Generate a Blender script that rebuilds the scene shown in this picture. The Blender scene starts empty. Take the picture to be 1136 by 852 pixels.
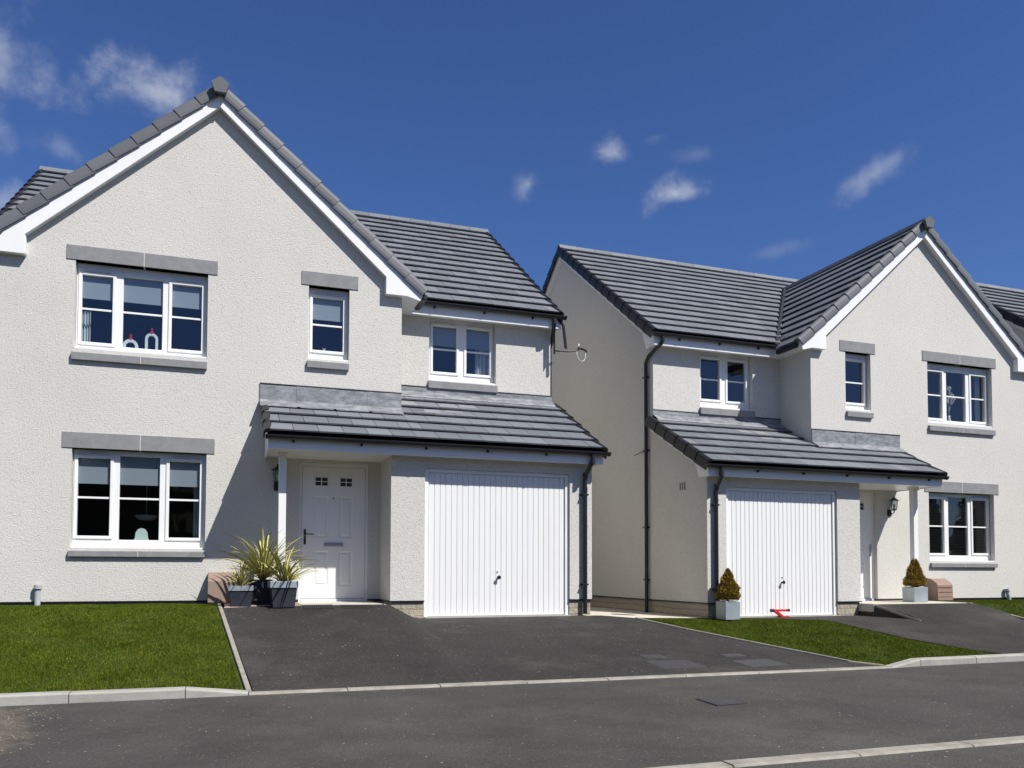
import bpy, bmesh, math, random
from mathutils import Vector, Matrix
R = math.radians
random.seed(7)
SC = bpy.context.scene
COL = SC.collection

# ------------------------------------------------------------------ camera
CAMZ = 0.6724
YAW, PITCH, ROLL = 18.956, 2.377, 0.157
_a = R(YAW)
CX = 1.685*math.cos(_a) - 12.4836*math.sin(_a)
CY = -1.685*math.sin(_a) - 12.4836*math.cos(_a)
cd = bpy.data.cameras.new('camera'); cam = bpy.data.objects.new('camera', cd); COL.objects.link(cam)
cd.sensor_width = 36; cd.lens = 36*921.43/1136
cd.shift_y = (594.93-426)/1136
cd.clip_end = 3000; cd.clip_start = 0.05
cam.matrix_world = Matrix.Translation((CX, CY, CAMZ)) @ Matrix.Rotation(-_a, 4, 'Z') @ Matrix.Rotation(R(90+PITCH), 4, 'X') @ Matrix.Rotation(R(ROLL), 4, 'Z')
SC.camera = cam

# ------------------------------------------------------------------ light
SUN = Vector((.685, -1, 1.38)).normalized()      # towards the sun
sd = bpy.data.lights.new('sun', 'SUN'); so = bpy.data.objects.new('sun', sd); COL.objects.link(so)
sd.energy = 5.0; sd.angle = R(.5); sd.color = (1, .975, .925)
so.location = (6, -12, 14)
so.rotation_euler = SUN.to_track_quat('Z', 'Y').to_euler()
EXPO = 0.25
SC.view_settings.view_transform = 'Standard'; SC.view_settings.look = 'None'
SC.view_settings.exposure = EXPO; SC.view_settings.gamma = 1; SC.view_settings.use_curve_mapping = False

W = bpy.data.worlds.new('World'); SC.world = W; W.use_nodes = True
nt = W.node_tree; nt.nodes.clear()
def N(t, **k):
    n = nt.nodes.new(t)
    for a, b in k.items(): setattr(n, a, b)
    return n
def L(a, b): nt.links.new(a, b)
def val(sock, v): sock.default_value = v
def m2(op, a, b=None, c=None, clamp=False):
    n = N('ShaderNodeMath', operation=op, use_clamp=clamp)
    for i, x in enumerate((a, b, c)):
        if x is None: continue
        if isinstance(x, (int, float)): n.inputs[i].default_value = x
        else: L(x, n.inputs[i])
    return n.outputs[0]
sky = N('ShaderNodeTexSky', sky_type='NISHITA'); sky.sun_disc = False
sky.sun_elevation = math.asin(SUN.z); sky.sun_rotation = math.atan2(SUN.x, SUN.y)
sky.air_density = 1.0; sky.dust_density = 0.15; sky.ozone_density = 2.2
hs = N('ShaderNodeHueSaturation'); hs.inputs['Saturation'].default_value = 1.12; hs.inputs['Value'].default_value = 1.0
L(sky.outputs[0], hs.inputs['Color'])
tint = N('ShaderNodeMix', data_type='RGBA', blend_type='MULTIPLY'); tint.inputs['Factor'].default_value = 1; L(hs.outputs[0], tint.inputs['A']); tint.inputs['B'].default_value = (.75, .87, 1.25, 1)
tc = N('ShaderNodeTexCoord')
nz = N('ShaderNodeTexNoise'); nz.inputs['Scale'].default_value = 19; nz.inputs['Detail'].default_value = 9; nz.inputs['Roughness'].default_value = .60; nz.inputs['Distortion'].default_value = .15
L(tc.outputs['Generated'], nz.inputs['Vector'])
nz2 = N('ShaderNodeTexNoise'); nz2.inputs['Scale'].default_value = 6; nz2.inputs['Detail'].default_value = 3
L(tc.outputs['Generated'], nz2.inputs['Vector'])
def pxdir(px, py):
    v = Vector(((px-568)/921.43, -(py-594.93)/921.43, -1)).normalized()
    return (cam.matrix_world.to_3x3() @ v).normalized()
#            px   py   halfwidth halfheight tilt  strength   (directions of the small fair-weather clouds)
FILL_DECK = 5.4
CLOUDS = [(168, 106, 78, 42, 8, .78), (0, 60, 48, 62, -40, .62), (75, 168, 52, 20, -14, .30), (0, 222, 50, 22, 10, .42), (0, 150, 24, 24, 0, .32),
          (678, 171, 30, 19, -24, .60), (586, 204, 26, 17, 38, .48), (745, 217, 46, 20, 4, .85), (968, 194, 60, 16, 24, .46),
          (727, 152, 20, 8, 10, .22), (775, 172, 26, 9, -5, .13), (868, 276, 60, 10, 6, .12)]
total = None
for (px, py, hw, hh, tilt, st) in CLOUDS:
    c = pxdir(px, py); up = Vector((0, 0, 1)); rt = c.cross(up).normalized(); u2 = rt.cross(c)
    t = R(tilt); ax = rt*math.cos(t) + u2*math.sin(t); ay = -rt*math.sin(t) + u2*math.cos(t)
    def dot(v):
        n = N('ShaderNodeVectorMath', operation='DOT_PRODUCT'); L(tc.outputs['Generated'], n.inputs[0]); n.inputs[1].default_value = v; return n.outputs['Value']
    k = 921.43*1.0
    x = m2('MULTIPLY', dot(ax), k/hw); y = m2('MULTIPLY', dot(ay), k/hh)
    x = m2('MULTIPLY_ADD', nz2.outputs['Fac'], .5, m2('SUBTRACT', x, .25))
    r = m2('SQRT', m2('ADD', m2('MULTIPLY', x, x), m2('MULTIPLY', y, y)))
    r = m2('ADD', r, m2('MULTIPLY', m2('SUBTRACT', nz.outputs['Fac'], .5), 2.7))
    f = N('ShaderNodeMapRange', interpolation_type='SMOOTHERSTEP'); L(r, f.inputs[0])
    f.inputs[1].default_value = 1.0; f.inputs[2].default_value = -.7; f.inputs[3].default_value = 0; f.inputs[4].default_value = st
    front = m2('GREATER_THAN', dot(c), .5)
    f = m2('MULTIPLY', f.outputs[0], front)
    total = f if total is None else m2('MAXIMUM', total, f)
# unseen broken cloud high behind the camera, added for a more neutral fill light
sx = N('ShaderNodeSeparateXYZ'); L(tc.outputs['Generated'], sx.inputs[0])
def srange(src, a, b):
    n = N('ShaderNodeMapRange', interpolation_type='SMOOTHSTEP'); L(src, n.inputs[0]); n.inputs[1].default_value = a; n.inputs[2].default_value = b; return n.outputs[0]
fill_deck = m2('MULTIPLY', srange(sx.outputs['Z'], .42, .62), m2('SUBTRACT', 1, srange(sx.outputs['Y'], .0, .45)))
nz3 = N('ShaderNodeTexNoise'); nz3.inputs['Scale'].default_value = 3.2; nz3.inputs['Detail'].default_value = 8; L(tc.outputs['Generated'], nz3.inputs['Vector'])
fill_deck = m2('MULTIPLY', fill_deck, srange(nz3.outputs['Fac'], .36, .52))
mxd = N('ShaderNodeMix', data_type='RGBA'); L(fill_deck, mxd.inputs['Factor']); mxd.inputs['B'].default_value = (FILL_DECK, FILL_DECK*.97, FILL_DECK*.95, 1)
mx = N('ShaderNodeMix', data_type='RGBA'); L(total, mx.inputs['Factor']); L(tint.outputs['Result'], mxd.inputs['A']); L(mxd.outputs['Result'], mx.inputs['A']); mx.inputs['B'].default_value = (7.2, 7.6, 8.6, 1)
bg = N('ShaderNodeBackground'); bg.inputs['Strength'].default_value = .0695
L(mx.outputs['Result'], bg.inputs['Color'])
ow = N('ShaderNodeOutputWorld'); L(bg.outputs[0], ow.inputs['Surface'])

# ------------------------------------------------------------------ materials
def mat(name, col, rough=.6, spec=.5, metal=0):
    m = bpy.data.materials.new(name); m.use_nodes = True
    b = m.node_tree.nodes['Principled BSDF']
    b.inputs['Base Color'].default_value = (*col, 1); b.inputs['Roughness'].default_value = rough
    b.inputs['Metallic'].default_value = metal; b.inputs['Specular IOR Level'].default_value = spec
    return m
class MT:
    """small node-building aid"""
    def __init__(s, m): s.m = m; s.t = m.node_tree; s.b = s.t.nodes['Principled BSDF']; s.c = s.t.nodes.new('ShaderNodeTexCoord').outputs['Object']
    def noise(s, scale, det=4, rough=.6, vec=None, sc=None):
        n = s.t.nodes.new('ShaderNodeTexNoise'); n.inputs['Scale'].default_value = scale; n.inputs['Detail'].default_value = det; n.inputs['Roughness'].default_value = rough
        v = vec or s.c
        if sc:
            mp = s.t.nodes.new('ShaderNodeMapping'); mp.inputs['Scale'].default_value = sc; s.t.links.new(v, mp.inputs[0]); v = mp.outputs[0]
        s.t.links.new(v, n.inputs['Vector']); return n.outputs['Fac']
    def voro(s, scale, out='Distance', feat='F1'):
        n = s.t.nodes.new('ShaderNodeTexVoronoi'); n.inputs['Scale'].default_value = scale; n.feature = feat
        s.t.links.new(s.c, n.inputs['Vector']); return n.outputs[out]
    def ramp(s, fac, stops):
        n = s.t.nodes.new('ShaderNodeValToRGB'); s.t.links.new(fac, n.inputs[0]); e = n.color_ramp.elements
        while len(e) > len(stops): e.remove(e[-1])
        while len(e) < len(stops): e.new(1)
        for q, (p, c) in zip(e, stops):
            q.position = p; q.color = (c, c, c, 1) if isinstance(c, (int, float)) else (*c, 1)
        return n.outputs[0]
    def mix(s, f, a, b, mode='MIX'):
        n = s.t.nodes.new('ShaderNodeMix'); n.data_type = 'RGBA'; n.blend_type = mode
        for k, x in (('Factor', f), ('A', a), ('B', b)):
            if isinstance(x, (int, float)): n.inputs[k].default_value = x if k == 'Factor' else (x, x, x, 1)
            elif isinstance(x, tuple): n.inputs[k].default_value = (*x, 1)
            else: s.t.links.new(x, n.inputs[k])
        return n.outputs['Result']
    def attr(s, name):
        n = s.t.nodes.new('ShaderNodeAttribute'); n.attribute_name = name; return n.outputs['Fac']
    def col(s, c): s.t.links.new(c, s.b.inputs['Base Color'])
    def rough(s, c): s.t.links.new(c, s.b.inputs['Roughness'])
    def bump(s, h, strength=.5, dist=.01):
        n = s.t.nodes.new('ShaderNodeBump'); n.inputs['Strength'].default_value = strength; n.inputs['Distance'].default_value = dist
        s.t.links.new(h, n.inputs['Height'])
        if s.b.inputs['Normal'].is_linked: s.t.links.new(s.b.inputs['Normal'].links[0].from_socket, n.inputs['Normal'])
        s.t.links.new(n.outputs[0], s.b.inputs['Normal'])
M = {}
# roughcast (wet dash) render
m = M['roughcast'] = mat('roughcast', (.6, .58, .54), .95, .15); k = MT(m)
big = k.ramp(k.noise(.5, 5, .6), [(.3, (.617, .600, .558)), (.7, (.672, .655, .612))])
grain = k.ramp(k.noise(50, 4, .85, sc=(1, 1, 1.25)), [(.32, .62), (.47, .97), (.7, 1.05)])
c1 = k.mix(1, big, grain, 'MULTIPLY')
speck = k.ramp(k.voro(26), [(.10, 1), (.22, 0)]); keep = k.ramp(k.noise(13, 3), [(.51, 0), (.57, .85)])
c1 = k.mix(k.mix(1, speck, keep, 'MULTIPLY'), c1, (.27, .25, .225))
c1 = k.mix(k.ramp(k.noise(1.1, 4, .7, sc=(1, 1, .35)), [(.55, 0), (.8, .12)]), c1, (.42, .39, .33))
k.col(c1)
k.bump(k.noise(46, 4, .8, sc=(1, 1, 1.2)), .85, .014); k.bump(k.noise(19, 3, .65), .35, .010)
# roof tile
m = M['tile'] = mat('roof_tile', (.1, .105, .115), .62, .35); k = MT(m)
t = k.ramp(k.attr('tone'), [(0, (.112, .122, .140)), (.5, (.140, .151, .170)), (1, (.170, .182, .203))])
t = k.mix(k.ramp(k.noise(6, 5, .7), [(.35, 0), (.8, .35)]), t, (.19, .20, .21)); k.col(t); k.bump(k.noise(90, 3), .3, .004)
m = M['verge'] = mat('verge_tile', (.1, .103, .112), .55, .4); k = MT(m)
k.col(k.ramp(k.attr('tone'), [(0, (.088, .094, .106)), (1, (.122, .129, .143))])); k.bump(k.noise(70, 2), .2, .003)
M['dverge'] = mat('dark_dry_verge', (.013, .0135, .016), .5, .4)
M['underlay'] = mat('underlay', (.02, .02, .02), .9, .1)
m = M['black'] = mat('black_plastic', (.013, .0135, .016), .38, .5)
m = M['white'] = mat('white_upvc', (.80, .81, .83), .33, .5); k = MT(m); k.col(k.ramp(k.noise(1.8, 4, .6), [(.3, (.765, .765, .755)), (.7, (.82, .82, .805))]))
m = M['garage'] = mat('garage_white_steel', (.80, .81, .83), .38, .45); k = MT(m)
k.col(k.mix(k.ramp(k.noise(3, 5, .7, sc=(1, 1, .3)), [(.5, 0), (.85, .18)]), (.775, .775, .765), (.58, .565, .53)))
m = M['frame_grey'] = mat('garage_frame', (.62, .64, .67), .4)
m = M['stone'] = mat('cast_stone', (.24, .24, .245), .85, .2); k = MT(m)
k.col(k.ramp(k.noise(7, 6, .7), [(.3, (.205, .205, .212)), (.7, (.275, .275, .28))])); k.bump(k.noise(60, 4), .35, .006)
m = M['mortar'] = mat('pale_mortar', (.55, .53, .48), .9, .1)
m = M['plinth'] = mat('split_stone_plinth', (.4, .36, .28), .9, .2); k = MT(m)
br = m.node_tree.nodes.new('ShaderNodeTexBrick')
mp = m.node_tree.nodes.new('ShaderNodeMapping'); mp.inputs['Rotation'].default_value = (R(90), 0, 0)
m.node_tree.links.new(k.c, mp.inputs[0])
ad = m.node_tree.nodes.new('ShaderNodeVectorMath'); ad.operation = 'ADD'
nn = m.node_tree.nodes.new('ShaderNodeTexNoise'); nn.inputs['Scale'].default_value = 5; m.node_tree.links.new(k.c, nn.inputs[0])
sc_ = m.node_tree.nodes.new('ShaderNodeVectorMath'); sc_.operation = 'SCALE'; sc_.inputs['Scale'].default_value = .05
m.node_tree.links.new(nn.outputs['Color'], sc_.inputs[0]); m.node_tree.links.new(mp.outputs[0], ad.inputs[0]); m.node_tree.links.new(sc_.outputs[0], ad.inputs[1])
m.node_tree.links.new(ad.outputs[0], br.inputs['Vector'])
for nme, v in (('Scale', 1), ('Brick Width', .22), ('Row Height', .1), ('Mortar Size', .008)): br.inputs[nme].default_value = v
br.inputs['Color1'].default_value = (.38, .33, .24, 1); br.inputs['Color2'].default_value = (.31, .275, .22, 1); br.inputs['Mortar'].default_value = (.16, .14, .12, 1)
k.col(k.mix(k.ramp(k.noise(12, 5, .7), [(.3, 0), (.8, .6)]), br.outputs['Color'], (.46, .42, .34))); k.bump(k.noise(25, 4), .8, .02); k.bump(br.outputs['Fac'], -.5, .01)
m = M['lead'] = mat('lead', (.25, .26, .28), .62, .3, .1); k = MT(m)
f1 = k.ramp(k.noise(5, 7, .75, sc=(1, 1, 2.5)), [(.42, 0), (.66, .8)])
k.col(k.mix(f1, (.16, .17, .185), (.36, .37, .39))); k.bump(k.noise(9, 4), .4, .02)
m = M['leadstain'] = mat('lead_run_off_stain', (.2, .2, .21), .6); k = MT(m); k.col(k.ramp(k.noise(9, 6, .7), [(.3, (.20, .205, .215)), (.7, (.27, .275, .285))]))
m = M['leadtile'] = mat('lead_stained_tile', (.2, .2, .21), .6)
def tarmac(name, a, b, sc=1):
    m = M[name] = mat(name, a, .88, .25); k = MT(m)
    base = k.ramp(k.noise(.9*sc, 6, .62, sc=(1, .6, 1)), [(.3, a), (.72, b)])
    dark = k.ramp(k.noise(1.5, 7, .75, sc=(.7, 1, 1)), [(.36, .76), (.58, 1)])
    base = k.mix(1, base, dark, 'MULTIPLY')
    grain = k.ramp(k.noise(48, 5, .9), [(.3, .55), (.5, 1), (.7, 1.45)])
    base = k.mix(1, base, grain, 'MULTIPLY')
    chip = k.ramp(k.voro(30), [(.12, .8), (.24, 0)]); kp = k.ramp(k.noise(17, 3), [(.50, 0), (.57, 1)])
    base = k.mix(k.mix(1, chip, kp, 'MULTIPLY'), base, (.20, .185, .16))
    dk = k.ramp(k.voro(6.3), [(.04, 1), (.07, 0)]); kd = k.ramp(k.noise(3.1, 2), [(.56, 0), (.6, 1)]); base = k.mix(k.mix(1, dk, kd, 'MULTIPLY'), base, (.012, .012, .012))
    pale = k.ramp(k.voro(11), [(.06, 1), (.10, 0)]); kp2 = k.ramp(k.noise(4.3, 3), [(.52, 0), (.57, 1)])
    base = k.mix(k.ramp(k.noise(.55, 6, .7), [(.52, 0), (.70, .35)]), base, (.13, .12, .105))
    base = k.mix(k.mix(1, pale, kp2, 'MULTIPLY'), base, (.38, .36, .33))
    k.col(base); k.bump(k.noise(75, 3, .8), .8, .012); k.bump(k.voro(60), .4, .006)
tarmac('drive_tarmac', (.031, .029, .0275), (.047, .044, .041))
tarmac('footway_tarmac', (.054, .0505, .047), (.082, .077, .071))
m = M['footway_tarmac']; k = MT(m); old = k.b.inputs['Base Color'].links[0].from_socket
vm = m.node_tree.nodes.new('ShaderNodeVectorMath'); vm.operation = 'SUBTRACT'; m.node_tree.links.new(k.c, vm.inputs[0]); vm.inputs[1].default_value = (-4.45, -5.95, 0)
vs = m.node_tree.nodes.new('ShaderNodeVectorMath'); vs.operation = 'MULTIPLY'; m.node_tree.links.new(vm.outputs[0], vs.inputs[0]); vs.inputs[1].default_value = (1, .52, 0)
vl = m.node_tree.nodes.new('ShaderNodeVectorMath'); vl.operation = 'LENGTH'; m.node_tree.links.new(vs.outputs[0], vl.inputs[0])
ma = m.node_tree.nodes.new('ShaderNodeMath'); ma.operation = 'MULTIPLY_ADD'; m.node_tree.links.new(k.noise(5, 8, .8), ma.inputs[0]); ma.inputs[1].default_value = 1.3; m.node_tree.links.new(vl.outputs['Value'], ma.inputs[2])
fr_ = m.node_tree.nodes.new('ShaderNodeMapRange'); m.node_tree.links.new(ma.outputs[0], fr_.inputs[0]); fr_.inputs[1].default_value = 1.45; fr_.inputs[2].default_value = 1.1
dirtc = k.ramp(k.noise(22, 6, .8), [(.3, (.10, .08, .062)), (.7, (.24, .20, .155))])
k.col(k.mix(fr_.outputs[0], old, dirtc))
tarmac('road_tarmac', (.060, .056, .052), (.10, .093, .085), 2)
def mottled(name, a, b, scale=8, rough=.85, bs=.4, bd=.006, bscale=60, spec=.25):
    m = M[name] = mat(name, a, rough, spec); k = MT(m)
    k.col(k.ramp(k.noise(scale, 7, .68), [(.3, a), (.72, b)])); k.bump(k.noise(bscale, 4), bs, bd); return m
mottled('kerb', (.27, .265, .24), (.40, .39, .36), 3.2)
m = M['kerb']; k = MT(m); old = k.b.inputs['Base Color'].links[0].from_socket
k.col(k.mix(k.ramp(k.noise(2.0, 8, .8), [(.58, 0), (.70, .75)]), old, (.16, .145, .12)))
mottled('edging', (.21, .195, .165), (.34, .32, .28), 6)
mottled('flush_kerb', (.20, .185, .155), (.36, .335, .295), 5)
mottled('path_slab', (.46, .42, .35), (.62, .58, .50), 3)
mottled('soil', (.045, .035, .025), (.09, .07, .05), 20, bs=.9, bd=.02)
mottled('dirt', (.20, .16, .12), (.36, .30, .23), 9, bs=.9, bd=.02)
mottled('lawn', (.030, .048, .007), (.060, .085, .012), 5, bs=.8, bd=.03)
mottled('gravel', (.30, .20, .16), (.55, .42, .36), 60, bs=.9, bd=.02)
mottled('cover_steel', (.040, .040, .042), (.068, .068, .071), 14, .6, .6, .006, 90)
M['cover_edge'] = mat('cover_edge', (.03, .03, .032), .6)
mottled('mat_black', (.012, .012, .012), (.03, .03, .03), 60, bs=.9, bd=.01)
mottled('brown_box', (.26, .185, .150), (.31, .222, .182), 4, .55, .1)
mottled('slate_blue', (.022, .026, .036), (.040, .045, .058), 5, .5, .1)
mottled('zinc', (.30, .345, .37), (.43, .47, .50), 4, .42, .15, .004, 20, .5)
M['zinc'].node_tree.nodes['Principled BSDF'].inputs['Metallic'].default_value = .35
mottled('grey_pvc', (.36, .38, .40), (.46, .48, .50), 5, .45)
M['door'] = mat('white_door', (.80, .80, .785), .35); 
M['chrome'] = mat('brushed_metal', (.5, .5, .5), .3, .5, .9)
M['red'] = mat('red_paint', (.55, .02, .025), .35)
M['clay'] = mat('clay_pipe', (.35, .13, .08), .8)
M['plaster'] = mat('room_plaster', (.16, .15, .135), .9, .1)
M['blind'] = mat('roller_blind', (.34, .37, .42), .9, .1)
M['slat'] = mat('venetian_slat', (.10, .095, .09), .6)
M['curtain'] = mat('curtain', (.62, .66, .68), .9, .1)
M['ornament'] = mat('pale_ceramic', (.72, .74, .76), .35)
M['mint'] = mat('pale_mint', (.62, .72, .66), .5)
M['twig'] = mat('white_twig', (.62, .55, .52), .8)
mottled('belt_leaves', (.016, .024, .008), (.035, .048, .014), 2)
M['bark'] = mat('bark', (.09, .06, .04), .9)
m = M['blade'] = mat('grass_blade', (.08, .13, .02), .8, .05); k = MT(m)
g1 = k.ramp(k.attr('tone'), [(0, (.040, .060, .005)), (.5, (.088, .125, .010)), (.85, (.140, .172, .019)), (.95, (.22, .23, .04)), (1, (.32, .27, .09))])
k.col(k.mix(k.ramp(k.noise(2.6, 6, .75), [(.38, 0), (.66, .75)]), g1, (.040, .062, .003)))
k.b.inputs['Subsurface Weight'].default_value = 0
m = M['strap'] = mat('strap_leaf', (.3, .3, .08), .45, .4); k = MT(m)
k.col(k.ramp(k.attr('tone'), [(0, (.05, .08, .02)), (.3, (.17, .19, .04)), (.5, (.42, .39, .11)), (.85, (.58, .53, .19)), (1, (.26, .17, .07))]))
m = M['conifer'] = mat('conifer_foliage', (.2, .15, .04), .6, .2); k = MT(m)
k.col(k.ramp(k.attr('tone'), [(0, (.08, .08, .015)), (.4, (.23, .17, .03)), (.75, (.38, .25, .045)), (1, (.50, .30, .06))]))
# glass: thin pane, reflecting and clear
m = bpy.data.materials.new('window_glass'); m.use_nodes = True; M['glass'] = m; t_ = m.node_tree; t_.nodes.clear()
o_ = t_.nodes.new('ShaderNodeOutputMaterial'); mi = t_.nodes.new('ShaderNodeMixShader'); tr = t_.nodes.new('ShaderNodeBsdfTransparent'); gl = t_.nodes.new('ShaderNodeBsdfGlossy')
ge = t_.nodes.new('ShaderNodeNewGeometry'); dt = t_.nodes.new('ShaderNodeVectorMath'); dt.operation = 'DOT_PRODUCT'
t_.links.new(ge.outputs['Incoming'], dt.inputs[0]); t_.links.new(ge.outputs['Normal'], dt.inputs[1])
def mm(op, a, b):
    n = t_.nodes.new('ShaderNodeMath'); n.operation = op
    for i_, x_ in enumerate((a, b)):
        if isinstance(x_, (int, float)): n.inputs[i_].default_value = x_
        elif x_ is not None: t_.links.new(x_, n.inputs[i_])
    return n.outputs[0]
sch = mm('ADD', mm('MULTIPLY', mm('POWER', mm('SUBTRACT', 1, mm('ABSOLUTE', dt.outputs['Value'], None)), 5), .9), .085)
gl.inputs['Roughness'].default_value = .02; gl.inputs['Color'].default_value = (.9, .93, 1, 1)
tr.inputs[0].default_value = (.74, .79, .80, 1)
wn = t_.nodes.new('ShaderNodeTexNoise'); wn.inputs['Scale'].default_value = 1.6; wc = t_.nodes.new('ShaderNodeTexCoord'); t_.links.new(wc.outputs['Object'], wn.inputs[0])
wb = t_.nodes.new('ShaderNodeBump'); wb.inputs['Strength'].default_value = .08; wb.inputs['Distance'].default_value = .02; t_.links.new(wn.outputs[0], wb.inputs['Height']); t_.links.new(wb.outputs[0], gl.inputs['Normal'])
t_.links.new(sch, mi.inputs[0]); t_.links.new(tr.outputs[0], mi.inputs[1]); t_.links.new(gl.outputs[0], mi.inputs[2]); t_.links.new(mi.outputs[0], o_.inputs[0])

# ------------------------------------------------------------------ mesh helpers
class MB:
    """collects geometry in local (u, v, z); s = -1 mirrors u"""
    def __init__(s, sgn=1): s.V = []; s.F = []; s.T = []; s.s = sgn; s.C = [0]
    def cut(s):
        """what follows becomes an object of its own"""
        if len(s.F) > s.C[-1]: s.C.append(len(s.F))
        return s
    def face(s, pts, tone=.5):
        i = len(s.V); s.V += [Vector(p) for p in pts]; s.F.append(tuple(range(i, i+len(pts)))); s.T.append(tone)
    def solid(s, V, F, tone=.5):
        i = len(s.V); s.V += [Vector(p) for p in V]
        for f in F: s.F.append(tuple(i+j for j in f)); s.T.append(tone)
    def box(s, x0, x1, y0, y1, z0, z1, tone=.5):
        s.solid([(x0, y0, z0), (x1, y0, z0), (x1, y1, z0), (x0, y1, z0), (x0, y0, z1), (x1, y0, z1), (x1, y1, z1), (x0, y1, z1)],
                [(0, 3, 2, 1), (4, 5, 6, 7), (0, 1, 5, 4), (1, 2, 6, 5), (2, 3, 7, 6), (3, 0, 4, 7)], tone)
    def loft(s, A, B, tone=.5, caps=True):
        n = len(A); F = [(i, (i+1) % n, n+(i+1) % n, n+i) for i in range(n)]
        if caps: F += [tuple(range(n))[::-1], tuple(range(n, 2*n))]
        s.solid(list(A)+list(B), F, tone)
    def prism(s, poly, axis, a, b, tone=.5):
        """poly in the plane across axis ('x': (y,z), 'y': (x,z), 'z': (x,y))"""
        f = {'x': lambda p, t: (t, p[0], p[1]), 'y': lambda p, t: (p[0], t, p[1]), 'z': lambda p, t: (p[0], p[1], t)}[axis]
        s.loft([f(p, a) for p in poly], [f(p, b) for p in poly], tone)
    def tube(s, pts, r, n=12, tone=.5, caps=True):
        pts = [Vector(p) for p in pts]; rs = r if isinstance(r, (list, tuple)) else [r]*len(pts); rings = []
        ref = None
        for i, p in enumerate(pts):
            d = (pts[min(i+1, len(pts)-1)]-pts[max(i-1, 0)]).normalized()
            if ref is None: ref = Vector((0, 0, 1)) if abs(d.z) < .9 else Vector((1, 0, 0))
            a = (ref - d*ref.dot(d)).normalized(); ref = a; b = d.cross(a)
            rings.append([p+(a*math.cos(2*math.pi*j/n)+b*math.sin(2*math.pi*j/n))*rs[i] for j in range(n)])
        i0 = len(s.V)
        for q in rings: s.V += q
        for i in range(len(rings)-1):
            for j in range(n):
                s.F.append((i0+i*n+j, i0+i*n+(j+1) % n, i0+(i+1)*n+(j+1) % n, i0+(i+1)*n+j)); s.T.append(tone)
        if caps:
            s.F.append(tuple(i0+j for j in range(n))[::-1]); s.T.append(tone)
            s.F.append(tuple(i0+(len(rings)-1)*n+j for j in range(n))); s.T.append(tone)
    def lathe(s, prof, c, n=20, tone=.5):
        s.tube([(c[0], c[1], c[2]+z) for z, r in prof], [max(r, .0005) for z, r in prof], n, tone)
    def build(s, name, material, parent=None, bevel=0, smooth=False, recalc=True):
        if len(s.C) > 1:
            s.cut(); cs = s.C; first = None
            for a, b in zip(cs[:-1], cs[1:]):
                q = MB(s.s); ids = sorted({i for f in s.F[a:b] for i in f}); mp = {i: j for j, i in enumerate(ids)}
                q.V = [s.V[i] for i in ids]; q.F = [tuple(mp[i] for i in f) for f in s.F[a:b]]; q.T = s.T[a:b]
                o = q.build(name, material, parent, bevel, smooth, recalc); first = first or o
            return first
        me = bpy.data.meshes.new(name)
        me.from_pydata([(p.x*s.s, p.y, p.z) for p in s.V], [], [f[::-1] if s.s < 0 else f for f in s.F])
        a = me.attributes.new('tone', 'FLOAT', 'FACE'); a.data.foreach_set('value', s.T)
        if recalc:
            bm = bmesh.new(); bm.from_mesh(me); bmesh.ops.recalc_face_normals(bm, faces=bm.faces); bm.to_mesh(me); bm.free()
        me.materials.append(M[material] if isinstance(material, str) else material)
        if smooth: me.polygons.foreach_set('use_smooth', [True]*len(me.polygons))
        o = bpy.data.objects.new(name, me); COL.objects.link(o)
        if parent: o.parent = parent
        if bevel:
            b = o.modifiers.new('bevel', 'BEVEL'); b.width = bevel; b.segments = 2; b.limit_method = 'ANGLE'; b.angle_limit = R(40); b.harden_normals = False
        return o
def empty(name, loc=(0, 0, 0), rz=0, parent=None):
    o = bpy.data.objects.new(name, None); COL.objects.link(o); o.location = loc; o.rotation_euler = (0, 0, rz); o.empty_display_size = .2
    if parent: o.parent = parent
    return o
def tag(o, label=None, cat=None, group=None, kind=None):
    for a, b in (('label', label), ('category', cat), ('group', group), ('kind', kind)):
        if b: o[a] = b
    return o

# ------------------------------------------------------------------ the lie of the land
H2O = (7.581, .105, -.083); H2R = R(.886)
def ss(a, b, x):
    t = min(1, max(0, (x-a)/(b-a))); return t*t*(3-2*t)
def lerp(a, b, t): return a+(b-a)*t
ZK = -.43
RAMPU = 7.84
def H(u, v):
    k1 = 1-ss(-.42, .12, u)
    k2 = 1 if u > RAMPU else 0
    if u <= 5: Lv = .2*k1 - .083*ss(2.8, 4.8, u); vr = lerp(-.85, -1.12, k1)
    else:
        vr = lerp(-.85, -1.9, ss(4.8, 5.6, u)); base = -.083 if v >= vr else lerp(-.083, ZK, (v-vr)/(-4.62-vr))
        if v >= -4.62: return base + (.2*max(0, min(1, (v+2.15)/1.0)) if k2 else 0)
        Lv = -.083
    if v >= vr: return Lv
    if v >= -4.62: return lerp(Lv, ZK, (v-vr)/(-4.62-vr))
    if v >= -8.0: return ZK-.04*(-4.62-v)/3.4
    if v >= -8.13: return ZK-.04
    return ZK-.045 - .02*(-8.13-v)/3
KN_U = [-.42, -.33, -.24, -.15, -.06, .03, .12, 2.8, 3.2, 3.6, 4, 4.4, 4.8, 5.0, 5.3, 5.6, RAMPU-.004, RAMPU+.004]
KN_V = [-.85, -.95, -1.1, -1.12, -1.15, -1.5, -1.9, -2.15, -2.4, -3, -3.8, -4.62, -6, -8.0, -8.13]
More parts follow.
